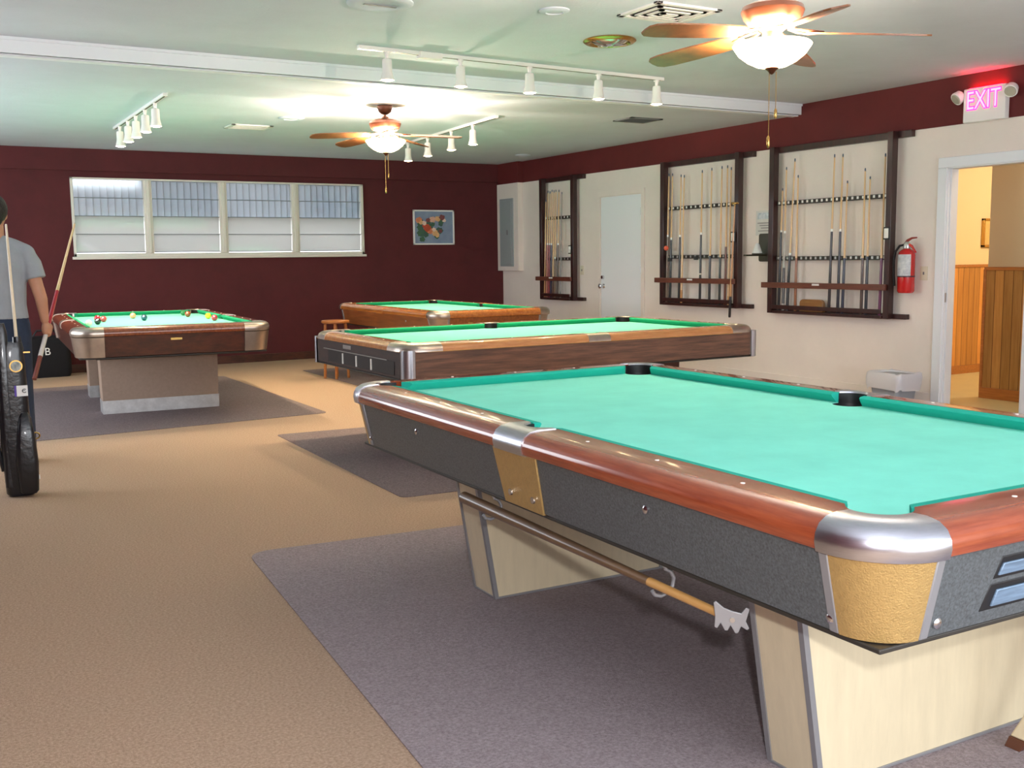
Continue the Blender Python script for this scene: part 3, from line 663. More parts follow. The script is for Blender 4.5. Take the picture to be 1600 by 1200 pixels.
rc([(12.215, .787, 12.205, 2.088, 1.396, (190, 140, 90), 'plain tan cue at the left of the furthest rack', dict(joint=False)), (12.16, .789, 12.150, 2.203, 1.486, (196, 120, 104), 'pink-butted cue at the left of the furthest rack', {}),
    (12.109, .79, 12.097, 2.193, 1.485, (150, 60, 66), 'cue with a red butt in the furthest rack', {}), (12.058, .791, 12.046, 2.212, 1.484, (54, 44, 70), 'cue with dark violet butt in the furthest rack', {}),
    (12.008, .793, 11.996, 2.201, 1.034, (92, 60, 44), 'tan cue with short brown butt in the furthest rack', dict(joint=False)), (11.962, .794, 11.948, 2.206, 1.30, (124, 104, 84), 'cue with a grey-brown butt in the furthest rack', {}),
    (11.897, .795, 11.875, 2.201, 1.481, (96, 84, 74), 'cue with pale joint, second from right in the furthest rack', {}), (11.822, .797, 11.805, 2.168, .86, (120, 118, 116), 'thin grey cue at the right of the furthest rack', dict(rb=.010, shaft=(150, 146, 140), joint=False))], 'furthest rack', .774)
k = cue('lone cue hanging from a brass hook outside the middle rack', (XR-.15, 8.436, .66), (XR-.14, 8.385, 1.84), .88, (34, 28, 30), shaft=(206, 150, 96), rb=.014, tip=(190, 150, 70), joint=False)
hk = thing('cue_hook', 'small brass hook holding the lone cue outside the middle rack', 'hook', (XR-.13, 8.383, 1.845))
MB().tube([(.0, -.04, 0), (0, -.01, .004), (-.02, 0, .0), (0, .012, .004), (0, .045, 0)], .007, 8).build('hook_arm', m_brass, hk); box('hook_plate', m_brass, 0, .005, -.02, .06, -.008, .014, hk)
bx = thing('wooden_tray', 'small brown rounded box on the tray of the nearest rack', 'box', (XR-.075, 7.345, .757)); n = 10
pl = [(-.15, .0), (.15, 0)]+[(.15-.045+.045*math.cos(PI/2*i/6), .075+.045*math.sin(PI/2*i/6)) for i in range(7)]+[(-.105-.045*math.sin(PI/2*i/6), .075+.045*math.cos(PI/2*i/6)) for i in range(7)]
k = MB(); vs = [(-.02, -x, z) for x, z in pl]+[(.02, -x, z) for x, z in pl]; n = len(pl)
k.add(vs, [tuple(range(n)), tuple(reversed(range(n, 2*n)))]+[(i, n+i, n+(i+1) % n, (i+1) % n) for i in range(n)]); k.build('box_body', wood('box_brown', (160, 116, 66), (136, 92, 50)), bx, bevel=.004)
ob = MB().sphere((0, 0, 0), .028, 16, 10).build('rubber_ball', mat('orange_rubber', (240, 110, 80), .5), loc=(XC-.045, 9.53, 1.40)); tag(ob, 'small orange-pink rubber ball clipped at the left of the middle rack', 'chalk')
for yy, zz in ((9.47, 1.27), (8.985+.03, 1.285)):
    o = MB().box(-.02, .02, -.02, .02, -.02, .02).build('chalk_cube', mat('dark_chalk', (60, 66, 64), .8), loc=(XC-.04, yy, zz), bevel=.004)
    tag(o, 'small dark chalk block at the lower holder, '+('left end' if yy > 9.2 else 'centre')+' of the middle rack', 'chalk', 'chalk blocks in the middle rack')

# sign, chalk cone holder
sg = thing('wall_notice', 'laminated printed notice taped to the wall between the two larger racks', 'sign', (XR, 8.08, 1.60))
box('notice_sheet', m_paper, -.004, 0, -.135, .135, -.09, .16, sg)
k = MB()
for z, hw_ in ((.035, .11), (.010, .08), (-.015, .06), (-.045, .10)): k.box(-.0055, -.004, -hw_, hw_, z-.004, z+.004)
k.build('printed_lines', m_ink, sg)
k = MB(); k.box(-.0056, -.0045, -.10, .11, .075, .14); k.build('picture_band', mat('glossy_grey_picture', (150, 168, 178), .1, rgb2=(235, 240, 240), vscale=22), sg)
hp = thing('chalk_holder', 'dark rounded wall plate holding a white chalk cone on an arm', 'chalk holder', (XR, 8.045, 1.385))
k = MB(); pl = []
for (cx_, cz_, a0) in ((.085, .12, 0), (-.085, .12, PI/2), (-.085, -.12, PI), (.085, -.12, 1.5*PI)):
    for i in range(6): pl.append((cx_+.022*math.cos(a0+PI/2*i/5)*(1 if True else 0), cz_+.022*math.sin(a0+PI/2*i/5)))
vs = [(-.022, -x, z) for x, z in pl]+[(0, -x, z) for x, z in pl]; n = len(pl)
k.add(vs, [tuple(range(n)), tuple(reversed(range(n, 2*n)))]+[(i, n+i, n+(i+1) % n, (i+1) % n) for i in range(n)]); k.build('wall_plate', m_darkplate, hp, bevel=.004)
k = MB(); k.box(-.30, -.02, -.012, .03, -.085, -.068); k.lathe([(.055, -.068), (.055, -.056)], 20, (-.13, .01, 0)); k.build('arm', m_darkplate, hp, bevel=.003)
MB().lathe([(.052, -.056), (.045, -.035), (.022, .03), (.012, .045)], 20, (-.13, .01, 0)).build('chalk_cone', m_dustw, hp)
st_ = MB().box(-.003, 0, -.04, .04, -.008, .008).build('yellow_sticker', m_yellow, loc=(XR, 8.13, 1.537)); tag(st_, 'tiny yellow sticker on the wall under the laminated notice', 'sticker')

# fire extinguisher
fe = thing('fire_extinguisher', 'red fire extinguisher with white label hanging on the wall beside the nearest rack', 'fire extinguisher', (XR-.085, 6.245, .965))
MB().lathe([(.060, 0), (.070, .012), (.072, .02), (.072, .33), (.066, .355), (.045, .375), (.026, .385), (.026, .40)], 28).build('cylinder', m_red, fe)
k = MB(); R = []
for i in range(15):
    t = PI*.62+PI*.76*i/14
    R.append([(.0735*math.cos(t), .0735*math.sin(t), z) for z in (.15, .335)])
vs = [p for r in R for p in r]; k.add(vs, [(2*i, 2*i+1, 2*i+3, 2*i+2) for i in range(14)]); k.build('white_label', m_label, fe)
MB().lathe([(.074, .138), (.074, .150)], 28).build('band', mat('dark_band', (70, 24, 40), .4), fe)
MB().lathe([(.030, .385), (.032, .40), (.028, .43), (.02, .445)], 18).build('valve', m_alu, fe)
k = MB(); k.tube([(0, .02, .43), (0, -.005, .455), (0, -.05, .475), (0, -.10, .478)], [.012, .012, .009, .006], 10); k.build('lever', mat('red_lever', (150, 50, 44), .35), fe)
k = MB(); k.tube([(0, -.01, .425), (0, -.05, .405), (0, -.095, .35)], [.013, .011, .008], 10); k.build('handle', m_red, fe)
k = MB(); k.tube([(0, .025, .42), (-.01, .07, .41), (-.02, .105, .36), (-.02, .12, .28), (-.01, .125, .16), (.0, .122, .06)], .010, 10); k.build('hose', m_black, fe)
box('wall_bracket', m_alu, .065, .085, -.02, .02, .12, .30, fe)
# switches
def plate(y, z, label, toggle=True):
    o = thing('light_switch', label, 'light switch', (XR, y, z)); box('plate', m_plateiv, -.006, 0, -.037, .037, -.06, .06, o, bevel=.002)
    box('toggle', m_ink, -.014, -.006, -.006, .006, -.012, .012, o, bevel=.002); return o
plate(6.125, 1.135, 'ivory light switch between the fire extinguisher and the cased doorway')
plate(11.432, 1.143, 'ivory light switch between the furthest cue rack and the white door')

# electrical panel on the duct chase
ep = thing('electrical_panel', 'grey steel electrical panel on the white duct chase in the far corner', 'electrical panel', (7.60, 13.235, 1.19))
box('panel_frame', m_grey, -.018, 0, -.185, .185, 0, .965, ep, bevel=.003); box('panel_door', m_grey, -.026, -.016, -.145, .165, .03, .935, ep, bevel=.003)
box('latch', m_ink, -.034, -.026, -.06, -.035, .45, .52, ep, bevel=.002)

# exit sign
ex = thing('exit_sign', 'white exit sign with glowing pink letters and two emergency lamps', 'exit sign', (XR-.012, 5.555, 2.505))
box('housing', m_white, -.06, 0, -.19, .19, -.145, .125, ex, bevel=.008)
def text_mesh(s, name, m, parent, size, loc, off=0, ext=.002):
    cu = bpy.data.curves.new('t', 'FONT'); cu.body = s; cu.size = size; cu.align_x = 'CENTER'; cu.align_y = 'CENTER'; cu.extrude = ext; cu.offset = off
    to = bpy.data.objects.new('t', cu); COL.objects.link(to); dg = bpy.context.evaluated_depsgraph_get(); me = bpy.data.meshes.new_from_object(to.evaluated_get(dg)); bpy.data.objects.remove(to)
    me.materials.clear(); me.materials.append(m); o = bpy.data.objects.new(name, me); COL.objects.link(o); o.parent = parent; o.location = loc; return o
for mm, of, nm, dx in ((m_pink, .0065, 'exit_letters', -.0605), (m_exitwhite, -.001, 'letter_core', -.0635)):
    t = text_mesh('EXIT', nm, mm, ex, .165, (dx, .02, .015), of)
    t.matrix_local = Matrix.Translation((dx, .005, .02)) @ Matrix(((0, 0, -1, 0), (-1, 0, 0, 0), (0, 1, 0, 0), (0, 0, 0, 1))) @ Matrix.Diagonal((.92, 1.25, 1, 1))
box('top_light_strip', m_exitglow, -.045, -.015, -.15, .15, .125, .128, ex)
for s in (1, -1):
    k = MB(); c0 = Vector((-.05, s*.235, .075)); dd = Vector((-.75, s*.25, -.55)).normalized()
    k.tube([c0-dd*.035, c0-dd*.015, c0+dd*.03, c0+dd*.04], [.025, .048, .055, .052], 20); k.tube([(-.03, s*.19, .07), c0], .014, 8)
    hdx = k.build('emergency_lamp', m_white, ex); MB().tube([c0+dd*.038, c0+dd*.046], [.046, .040], 20).build('lens', m_lens, hdx)

# picture on the far wall
pc = thing('framed_picture', 'white-framed flower bouquet picture on the maroon wall right of the window', 'picture', (6.563, YF, 1.753))
k = MB(); k.box(-.32, .32, -.022, 0, .222, .243); k.box(-.32, .32, -.022, 0, -.243, -.222); k.box(-.32, -.298, -.022, 0, -.243, .243); k.box(.298, .32, -.022, 0, -.243, .243); k.build('picture_frame', m_white, pc, bevel=.002)
box('picture_print', mat('blue_grey_print', (142, 160, 182), .5, rgb2=(120, 136, 168), vscale=4), -.3, .3, -.01, -.002, -.224, .224, pc)
random.seed(11); cols = [((214, 130, 92), 'p'), ((190, 80, 50), 'p'), ((226, 178, 126), 'p'), ((220, 170, 150), 'p'), ((236, 206, 190), 'p'), ((128, 70, 70), 'p')]
petal = {}
def blob(k, x, z, r, lay):
    n = 14; vs = [(x, lay-.0012, z)]+[(x+r*math.cos(2*PI*i/n)*(1+.18*math.sin(3*i+x*90)), lay, z+r*.85*math.sin(2*PI*i/n)*(1+.18*math.cos(2*i+z*70))) for i in range(n)]
    k.add(vs, [(0, 1+(i+1) % n, 1+i) for i in range(n)])
kk = MB()
for i in range(26): blob(kk, random.uniform(-.24, .12), random.uniform(-.17, .10)*(1), random.uniform(.03, .055), -.0108-random.random()*.0004)
kk.build('painted_leaves', mat('leaf_print', (66, 92, 92), .6, rgb2=(70, 110, 70), vscale=14), pc)
spots = [(-.23, .10, .05, 0), (-.10, -.01, .06, 1), (-.06, -.05, .05, 0), (.02, -.08, .05, 2), (.05, -.11, .035, 2), (-.02, .11, .05, 3), (.06, .12, .045, 2), (.13, .14, .045, 5), (-.15, .06, .035, 4), (.16, .10, .03, 4), (-.09, .10, .035, 5), (-.2, .07, .035, 2), (.0, -.03, .03, 4), (.10, -.05, .03, 5), (-.14, .02, .04, 1)]
for j, (rgb, _) in enumerate(cols):
    kk = MB()
    for x, z, r, q in spots:
        if q == j: blob(kk, x, z, r, -.0122-j*.0004); blob(kk, x+.01, z-.01, r*.6, -.0128-j*.0004)
    if kk.v: kk.build('painted_petals', mat('petal_print', rgb, .6, var=.15, vscale=20), pc)
p2 = thing('framed_picture', 'small gilt-framed picture on the cream wall seen through the doorway', 'picture', (10.42, 7.40, 1.52))
k = MB(); k.box(-.23, .23, -.03, 0, .13, .155); k.box(-.23, .23, -.03, 0, -.155, -.13); k.box(-.23, -.2, -.03, 0, -.155, .155); k.box(.2, .23, -.03, 0, -.155, .155); k.build('picture_frame', m_brass, p2, bevel=.003)
box('picture_print', mat('yellowed_print', (226, 204, 120), .5, rgb2=(210, 170, 110), vscale=9), -.205, .205, -.014, -.004, -.135, .135, p2)

# waste bin with liner
wb_ = thing('waste_bin', 'grey plastic bin with a white liner against the wall by the doorway', 'waste bin', (7.36, 6.14, 0))
def rrect(hx, hy, r, n=5):
    P = []
    for cx_, cy_, a0 in ((hx-r, hy-r, 0), (-hx+r, hy-r, PI/2), (-hx+r, -hy+r, PI), (hx-r, -hy+r, 1.5*PI)):
        for i in range(n+1): P.append((cx_+r*math.cos(a0+PI/2*i/n), cy_+r*math.sin(a0+PI/2*i/n)))
    return P
k = MB(); k.rings([[(x, y, z) for x, y in rrect(.11+.03*z/.3, .135+.035*z/.3, .04)] for z in (0, .15, .28)]); k.build('bin_body', m_bin, wb_)
k = MB(); random.seed(3); R = []
for (g, z, wv) in ((.010, .15, .012), (.018, .20, .006), (.022, .25, .006), (.016, .285, .008), (.004, .295, .006), (-.02, .29, .004), (-.03, .22, .0)):
    P = rrect(.14+g, .168+g, .045); R.append([(x*(1+random.uniform(-.012, .012)), y*(1+random.uniform(-.012, .012)), z+wv*math.sin(i*1.3)) for i, (x, y) in enumerate(P)])
k.rings(R, caps=False); k.build('bin_liner', m_bag, wb_)

# ------------------------------------------------------------------ ceiling fixtures
def fan(label, x, y, zc, zb_, rz, R=.69):
    F = thing('ceiling_fan', label, 'ceiling fan', (x, y, zb_), rz, 'ceiling fans'); dz = zc-zb_
    MB().lathe([(.065, dz), (.068, dz-.02), (.055, dz-.055), (.03, dz-.075), (.014, dz-.08)], 28).build('canopy', m_bronze, F)
    MB().lathe([(.013, dz-.075), (.013, .135)], 12).build('downrod', m_bronze, F)
    MB().lathe([(.03, .150), (.035, .135), (.10, .125), (.135, .11), (.142, .09), (.130, .06), (.11, .035), (.07, .02), (.045, .0), (.045, -.03)], 36).build('motor_housing', m_bronze, F)
    for i in range(5):
        a = 2*PI*i/5; tf = Matrix.Rotation(a, 4, 'Z') @ Matrix.Rotation(math.radians(3.8), 4, 'Y') @ Matrix.Rotation(math.radians(12), 4, 'X')
        out = [(.15, -.035), (.20, -.055), (.30, -.066), (.45, -.070), (.60, -.068), (.66, -.058), (R-.005, -.035), (R, 0), (R-.005, .035), (.66, .058), (.60, .068), (.45, .070), (.30, .066), (.20, .055), (.15, .035)]
        k = MB(); n = len(out); vs = [tf @ Vector((px, py, z)) for z in (-.004, .004) for px, py in out]
        k.add(vs, [tuple(reversed(range(n))), tuple(range(n, 2*n))]+[(q, (q+1) % n, n+(q+1) % n, n+q) for q in range(n)])
        bl_ = k.build('blade', m_blade, F, bevel=.001)
        k = MB(); tf2 = Matrix.Rotation(a, 4, 'Z')
        for s in (1, -1): k.tube([tf2 @ Vector(p) for p in ((.07, s*.01, .012), (.11, s*.03, .0), (.16, s*.034, -.008), (.20, s*.018, -.010), (.225, 0, -.010))], .006, 8)
        k.build('blade_bracket', m_bronze, bl_)
    MB().lathe([(.045, -.03), (.05, -.04), (.05, -.055), (.03, -.06)], 24).build('light_fitter', m_bronze, F)
    MB().lathe([(.170, -.050), (.178, -.058), (.172, -.068), (.150, -.100), (.112, -.130), (.07, -.151), (.022, -.160), (.022, -.155), (.068, -.145), (.108, -.124), (.145, -.095), (.166, -.066), (.170, -.050)], 40, caps=False).build('glass_bowl', m_bowl, F)
    MB().lathe([(.030, -.154), (.030, -.162), (.018, -.172), (.010, -.182), (.004, -.187)], 18).build('finial', m_bronze, F)
    k = MB(); k.tube([(.02, .0, -.175), (.02, 0, -.34)], .0018, 6); k.lathe([(.004, -.34), (.007, -.35), (.007, -.375), (.003, -.385)], 10, (.02, 0, 0)); k.build('pull_chain', m_brass, F)
    k = MB(); k.tube([(-.01, .01, -.175), (-.01, .01, -.46)], .0018, 6); k.lathe([(.004, -.46), (.008, -.47), (.008, -.505), (.003, -.515)], 10, (-.01, .01, 0)); k.build('pull_chain', m_brass, F)
    # three bulbs above the bowl rim throw light up past the blades
    for i in range(3):
        a = 2*PI*i/3+.5; l = light('fan_bulb', 'POINT', (x+.105*math.cos(a), y+.105*math.sin(a), zb_-.062), BULB_W/3, WARM, size=.018)
    return F
fan('ceiling fan with lit bowl near the top right of the view, closest to the camera', 3.50, 3.655, HN, 2.315, math.radians(-40))
fan('ceiling fan with lit bowl above the middle of the room, further away', 3.791, 8.743, HF, 2.41, math.radians(-38))

def track(label, A, B, heads, zc, grp, box_at=None):
    A, B = Vector(A+(zc,)), Vector(B+(zc,)); d = B-A; ln = d.length; rz = math.atan2(d.y, d.x)
    T = thing('light_track', label, 'track light', A, rz)
    k = MB(); k.box(0, ln, -.018, .018, -.025, 0); k.build('track_rail', m_lamp, T, bevel=.002)
    k = MB(); k.box(.03, ln-.03, -.006, .006, -.0265, -.024); k.build('track_slot', m_darkstrip, T)
    if box_at: box('feed_box', m_lamp, box_at-.09, box_at+.09, -.03, .03, -.045, 0, T, bevel=.004)
    for i, s in enumerate(heads):
        p = A+d.normalized()*s; H = thing('track_head', grp[1][i], 'spotlight', (p.x, p.y, zc-.026), rz, grp[0])
        k = MB(); k.tube([(0, 0, .002), (0, 0, -.045)], [.018, .012], 12); k.box(-.02, .02, -.012, .012, -.012, .0); k.build('stem', m_lamp, H)
        MB().lathe([(.012, -.042), (.030, -.048), (.034, -.060), (.034, -.125), (.038, -.150), (.048, -.185), (.050, -.190), (.046, -.190), (.040, -.165)], 24, caps=False).build('lamp_shade', m_lamp, H)
        MB().lathe([(.044, -.178), (.040, -.190), (.025, -.196), (.005, -.198)], 20).build('bulb_face', m_bulb, H)
        light('track_spot', 'SPOT', (p.x, p.y, zc-.026-.205), HEAD_W, (1, .76, .48), size=.04, spot=math.radians(112), blend=.8)
    return T
side_ = ['leftmost', 'second from left', 'middle', 'second from right', 'rightmost']
track('long white track with five spotlights across the near ceiling', (2.79, 6.86), (5.50, 6.99), [.215, .80, 1.40, 2.05, 2.645], HN, ('spotlights on the near ceiling track', [s+' spotlight on the long near ceiling track' for s in side_]), .55)
track('white track with five spotlights at the left of the far ceiling', (1.95, 11.25), (1.93, 8.83), [.28, .72, 1.12, 1.56, 2.0], HF, ('spotlights on the left ceiling track', [['furthest', 'second furthest', 'middle', 'second nearest', 'nearest'][i]+' spotlight on the track at the left of the far ceiling' for i in range(5)]))
track('white track with spotlights right of the far ceiling fan', (5.20, 11.60), (5.0, 8.88), [.30, .92, 1.60, 2.16], HF, ('spotlights on the right ceiling track', [['furthest', 'second furthest', 'second nearest', 'nearest'][i]+' spotlight on the track behind the far ceiling fan' for i in range(4)]))

def vent(label, x, y, z, hx, hy, style, rz=0):
    V = thing('ceiling_vent', label, 'vent', (x, y, z), rz)
    k = MB()
    k.box(-hx, hx, -hy, -hy+.04, -.012, 0); k.box(-hx, hx, hy-.04, hy, -.012, 0); k.box(-hx, -hx+.04, -hy, hy, -.012, 0); k.box(hx-.04, hx, -hy, hy, -.012, 0); k.build('vent_frame', m_lamp if style != 'grey' else m_dkgrey, V, bevel=.002)
    box('vent_back', m_darkstrip if style != 'grey' else m_dkgrey, -hx+.03, hx-.03, -hy+.03, hy-.03, -.003, -.001, V)
    k = MB()
    if style == 'square':
        for q in range(3):
            g = .065+q*.052; a, b_ = hx-g, hy-g
            for bxx in ((-a, a, -b_, -b_+.026), (-a, a, b_-.026, b_), (-a, -a+.026, -b_, b_), (a-.026, a, -b_, b_)):
                k.box(bxx[0], bxx[1], bxx[2], bxx[3], -.016-.003*q, -.010-.003*q)
    else:
        n = 9
        for q in range(n):
            yy = -hy+.05+(2*hy-.1)*q/(n-1); tf = Matrix.Translation((0, yy, -.008)) @ Matrix.Rotation(math.radians(35), 4, 'X'); k.box(-hx+.04, hx-.04, -.009, .009, -.001, .001, tf)
    k.build('vent_slats', m_lamp if style != 'grey' else m_dkgrey, V)
vent('square white air vent in the near ceiling beside the closest fan', 4.08, 5.13, HN, .24, .20, 'square')
vent('small white slatted air vent in the far ceiling left of the far fan', 3.13, 10.66, HF, .21, .16, 'slats')
vent('small grey air vent in the far ceiling near the right wall', 6.43, 8.57, HF, .19, .16, 'grey')
br = thing('recessed_downlight', 'brass-ringed recessed downlight in the near ceiling, unlit', 'ceiling light', (4.235, 5.96, HN))
MB().lathe([(.175, 0), (.18, -.008), (.165, -.020), (.145, -.022), (.13, -.012), (.125, -.002)], 40, caps=False).build('brass_ring', m_brass, br)
k = MB(); k.lathe([(.13, -.004), (.10, -.022), (.06, -.030), (.02, -.034)], 30); k.build('reflector', m_chrome, br)
k = MB(); [k.tube([(.03*math.cos(a), .03*math.sin(a), -.038), (.15*math.cos(a), .15*math.sin(a), -.014)], .005, 6) for a in (0, PI/2, PI, 1.5*PI)]; k.build('spoke', m_chrome, br)
def disc(label, x, y, z, r):
    o = MB().lathe([(r, 0), (r, -.006), (r-.015, -.014), (r*.6, -.016), (r*.55, -.010), (.01, -.010)], 36, caps=True).build('ceiling_disc', m_ceil, loc=(x, y, z)); return tag(o, label, 'ceiling cover')
d0 = disc('round white ceiling cover with a slot at the top edge of the view', 2.46, 5.70, HN, .19); box('slot', m_dkgrey, -.10, .10, -.012, .012, -.018, -.0155, d0)
disc('small round white ceiling cover right of the long near track', 3.44, 5.40, HN, .09)
disc('faint round white ceiling cover left of the far fan', 3.31, 9.85, HF, .12)
disc('small round white ceiling cover near the far right corner', 7.2, 12.1, HF, .10)

# ------------------------------------------------------------------ stools
def stool(label, x, y, rz, h, seatm, legm, footm, splay=.07, r=.17, lw=.016):
    Q = thing('stool', label, 'stool', (x, y, 0), rz)
    MB().lathe([(r-.02, h-.035), (r, h-.025), (r, h-.006), (r-.008, h)], 32).build('seat', seatm, Q)
    for i in range(4):
        a = PI/4+i*PI/2; c0 = Vector((math.cos(a)*(r-.045), math.sin(a)*(r-.045), h-.03)); c1 = Vector((math.cos(a)*(r-.045+splay), math.sin(a)*(r-.045+splay), .004))
        lg = MB().tube([c0, c1+(c0-c1)*.08], [lw*1.1, lw], 14).build('leg', legm, Q); MB().tube([c1, c1+(c0-c1)*.08], [lw*.95, lw*1.05], 14).build('foot', footm, lg)
    k = MB()
    for i in range(4):
        a, b_ = PI/4+i*PI/2, PI/4+(i+1)*PI/2; rr = r-.045+splay*.6; k.tube([(math.cos(a)*rr, math.sin(a)*rr, h*.38), (math.cos(b_)*rr, math.sin(b_)*rr, h*.38)], .009, 10)
    k.build('stretcher', legm, Q); return Q
m_lightwood = wood('honey_wood', (190, 120, 60), (160, 96, 46), .35, .4)
stool('round wooden stool behind the left end of the walnut table', 4.13, 11.05, .4, .65, m_lightwood, m_lightwood, m_lightwood, splay=.02, r=.155)
m_brownfoot = mat('brown_leg_tip', (92, 52, 34), .4)
ST = thing('chair', 'cream wooden chair at the near end of the nearest table, only one leg in view', 'chair', (2.78, 1.33, 0), 0)
for (sx, sy, fx, fy) in ((-1, 1, -.31, .30), (1, 1, .28, .24), (-1, -1, -.28, -.24), (1, -1, .28, -.24)):
    c0 = Vector((sx*.17, sy*.15, .43)); c1 = Vector((fx, fy, .004)); c2 = c1+(c0-c1)*.07
    R = []
    def sq(p, hx, hy): return [(p.x-hx, p.y-hy, p.z), (p.x+hx, p.y-hy, p.z), (p.x+hx, p.y+hy, p.z), (p.x-hx, p.y+hy, p.z)]
    mid = (c0+c2)/2+Vector((-sx*.008, -sy*.008, 0))
    lg = MB().rings([sq(c2, .016, .024), sq(mid, .020, .026), sq(c0, .024, .026)]).build('leg', m_cream, ST, bevel=.005)
    MB().rings([sq(c1, .014, .022), sq(c2, .0165, .0245)]).build('leg_tip', m_brownfoot, lg, bevel=.002)
box('seat', m_cream, -.21, .21, -.20, .20, .43, .455, ST, bevel=.01)
k = MB(); k.box(-.20, -.17, -.20, -.17, .45, .86); k.box(.17, .20, -.20, -.17, .45, .86); k.box(-.2, .2, -.198, -.175, .70, .84); k.build('backrest', m_cream, ST, bevel=.006)

# ------------------------------------------------------------------ cue bag on the left
CB = thing('cue_bag', 'black leather cue bag with round emblem standing on the carpet at the left edge', 'bag', (.515, 6.50, 0), math.radians(-4))
k = MB(); k.rings([[(x*sx_-.015+dx, y*sy_, z) for x, y in rrect(.078, .06, .04)] for z, sx_, sy_, dx in ((.004, .85, .9, .01), (.02, .98, 1, .008), (.3, 1.05, 1.05, .0), (.7, 1.0, 1, -.005), (.84, .92, .95, -.002), (.875, .8, .85, 0))]); k.build('bag_body', m_leather, CB)
k = MB(); k.rings([[(x*a+.035, y*b_-.055, z) for x, y in rrect(.05, .045, .022)] for z, a, b_ in ((.02, .75, .8), (.035, 1.0, 1.0), (.2, 1.15, 1.2), (.34, .95, 1.1), (.45, .65, .8), (.48, .35, .4))]); k.build('side_pocket', m_leather, CB)
k = MB(); k.rings([[(x*a-.055, y*b_-.03, z) for x, y in rrect(.03, .03, .02)] for z, a, b_ in ((.06, 1, 1), (.5, 1.1, 1.1), (.93, 1, 1), (.985, .6, .6))]); k.build('narrow_pocket', m_leather, CB)
em = MB().tube([(0.008, -.060, .745), (.008, -.068, .745)], .034, 28).build('emblem_ring', m_brass, CB); MB().tube([(0.008, -.066, .745), (.008, -.071, .745)], .027, 24).build('emblem_face', mat('emblem_print', (208, 210, 196), .3, rgb2=(96, 110, 112), vscale=30), em)
lb = box('white_label', m_white, .003, .060, -.070, -.064, .575, .635, CB)
box('label_edge', mat('violet_edge', (90, 60, 170), .5), -.008, .003, -.069, -.064, .575, .635, CB)
k = MB(); k.tube([(.045-.002+.011*math.cos(t), -.0715, .605+.010*math.sin(t)) for t in [PI*.25+i*1.5*PI/10 for i in range(11)]], .0022, 6); k.tube([(.034, -.0715, .605), (.047, -.0715, .608)], .0018, 6); k.build('label_mark', m_black, CB)
MB().tube([(.085+.022*math.cos(t), -.03, .34+.018*math.sin(t)) for t in [-PI*.6+i*1.25*PI/8 for i in range(9)]], .0045, 8).build('metal_ring', m_brass, CB)
k = MB(); k.tube([(.078, -.06, .22), (.086, -.062, .12)], .0015, 6); k.box(.076, .094, -.066, -.060, .095, .12); k.build('zip_tag', m_whitemark, CB)
k = MB(); k.box(.05, .085, -.04, -.03, .815, .822); k.build('buckle', m_brass, CB)
k = MB(); k.tube([(-.07, -.01, .95), (-.12, -.02, .8), (-.13, -.02, .4), (-.09, -.02, .15)], .012, 8); k.build('carry_strap', m_leather, CB)
k = MB(); k.tube([(.025, 0, .84), (.022, .005, .905)], [.026, .022], 14); k.build('cue_sleeve', m_leather, CB)
cue('pale cue shaft standing in the black cue bag', (.54, 6.50, .70), (.528, 6.56, 1.535), 1.5, (232, 214, 180), shaft=(236, 222, 196), rb=.0095, r1=.0058, joint=False, tip=(236, 222, 200))

# black bag by the far wall
GB = thing('gym_bag', 'black bag with white lettering standing by the far wall behind the left table', 'bag', (1.40, 13.25, 0))
k = MB(); k.rings([[(x*a, y*b_, z) for x, y in rrect(.26, .12, .07)] for z, a, b_ in ((.0, .92, .9), (.05, 1, 1), (.36, .98, 1), (.45, .8, .8), (.48, .5, .4))]); k.build('bag_body', mat('matte_black_canvas', (16, 14, 18), .9), GB)
t = text_mesh('B', 'white_lettering', m_whitemark, GB, .12, (0, 0, 0)); t.matrix_local = Matrix.Translation((.0, -.125, .30)) @ Matrix.Rotation(PI/2, 4, 'X')
MB().tube([(-.15, 0, .45), (-.09, 0, .54), (.09, 0, .54), (.15, 0, .45)], .012, 8).build('handle', m_leather, GB)

# ------------------------------------------------------------------ person
def remeshed(name, parts, m, parent=None, voxel=.007, smooth_it=6, loc=None):
    k = MB()
    for p in parts:
        if p[0] == 't': k.tube(p[1], p[2], 16)
        elif p[0] == 's':
            k.sphere(p[1], p[2], 20, 14, p[3] if len(p) > 3 else (1, 1, 1))
        elif p[0] == 'r': k.rings(p[1])
    o = k.build(name, m, parent)
    r = o.modifiers.new('r', 'REMESH'); r.mode = 'VOXEL'; r.voxel_size = voxel; r.use_smooth_shade = True
    sm = o.modifiers.new('s', 'SMOOTH'); sm.iterations = smooth_it; sm.factor = .5
    dg = bpy.context.evaluated_depsgraph_get(); me = bpy.data.meshes.new_from_object(o.evaluated_get(dg)); o.modifiers.clear(); o.data = me
    for p in me.polygons: p.use_smooth = True
    return o
def chain(pts, rad):
    """tapered limb with rounded joints"""
    out = [('t', pts, rad)]
    for p, r in zip(pts, rad): out.append(('s', p, r*.99))
    return out
PX, PY = .535, 7.6
P = thing('person', 'man in a grey T-shirt and dark jeans, seen from behind, holding a cue', 'person', (PX, PY, 0), math.radians(-12))
def oval(cx_, cy_, z, a, b_, n=20): return [(cx_+a*math.cos(2*PI*i/n), cy_+b_*math.sin(2*PI*i/n), z) for i in range(n)]
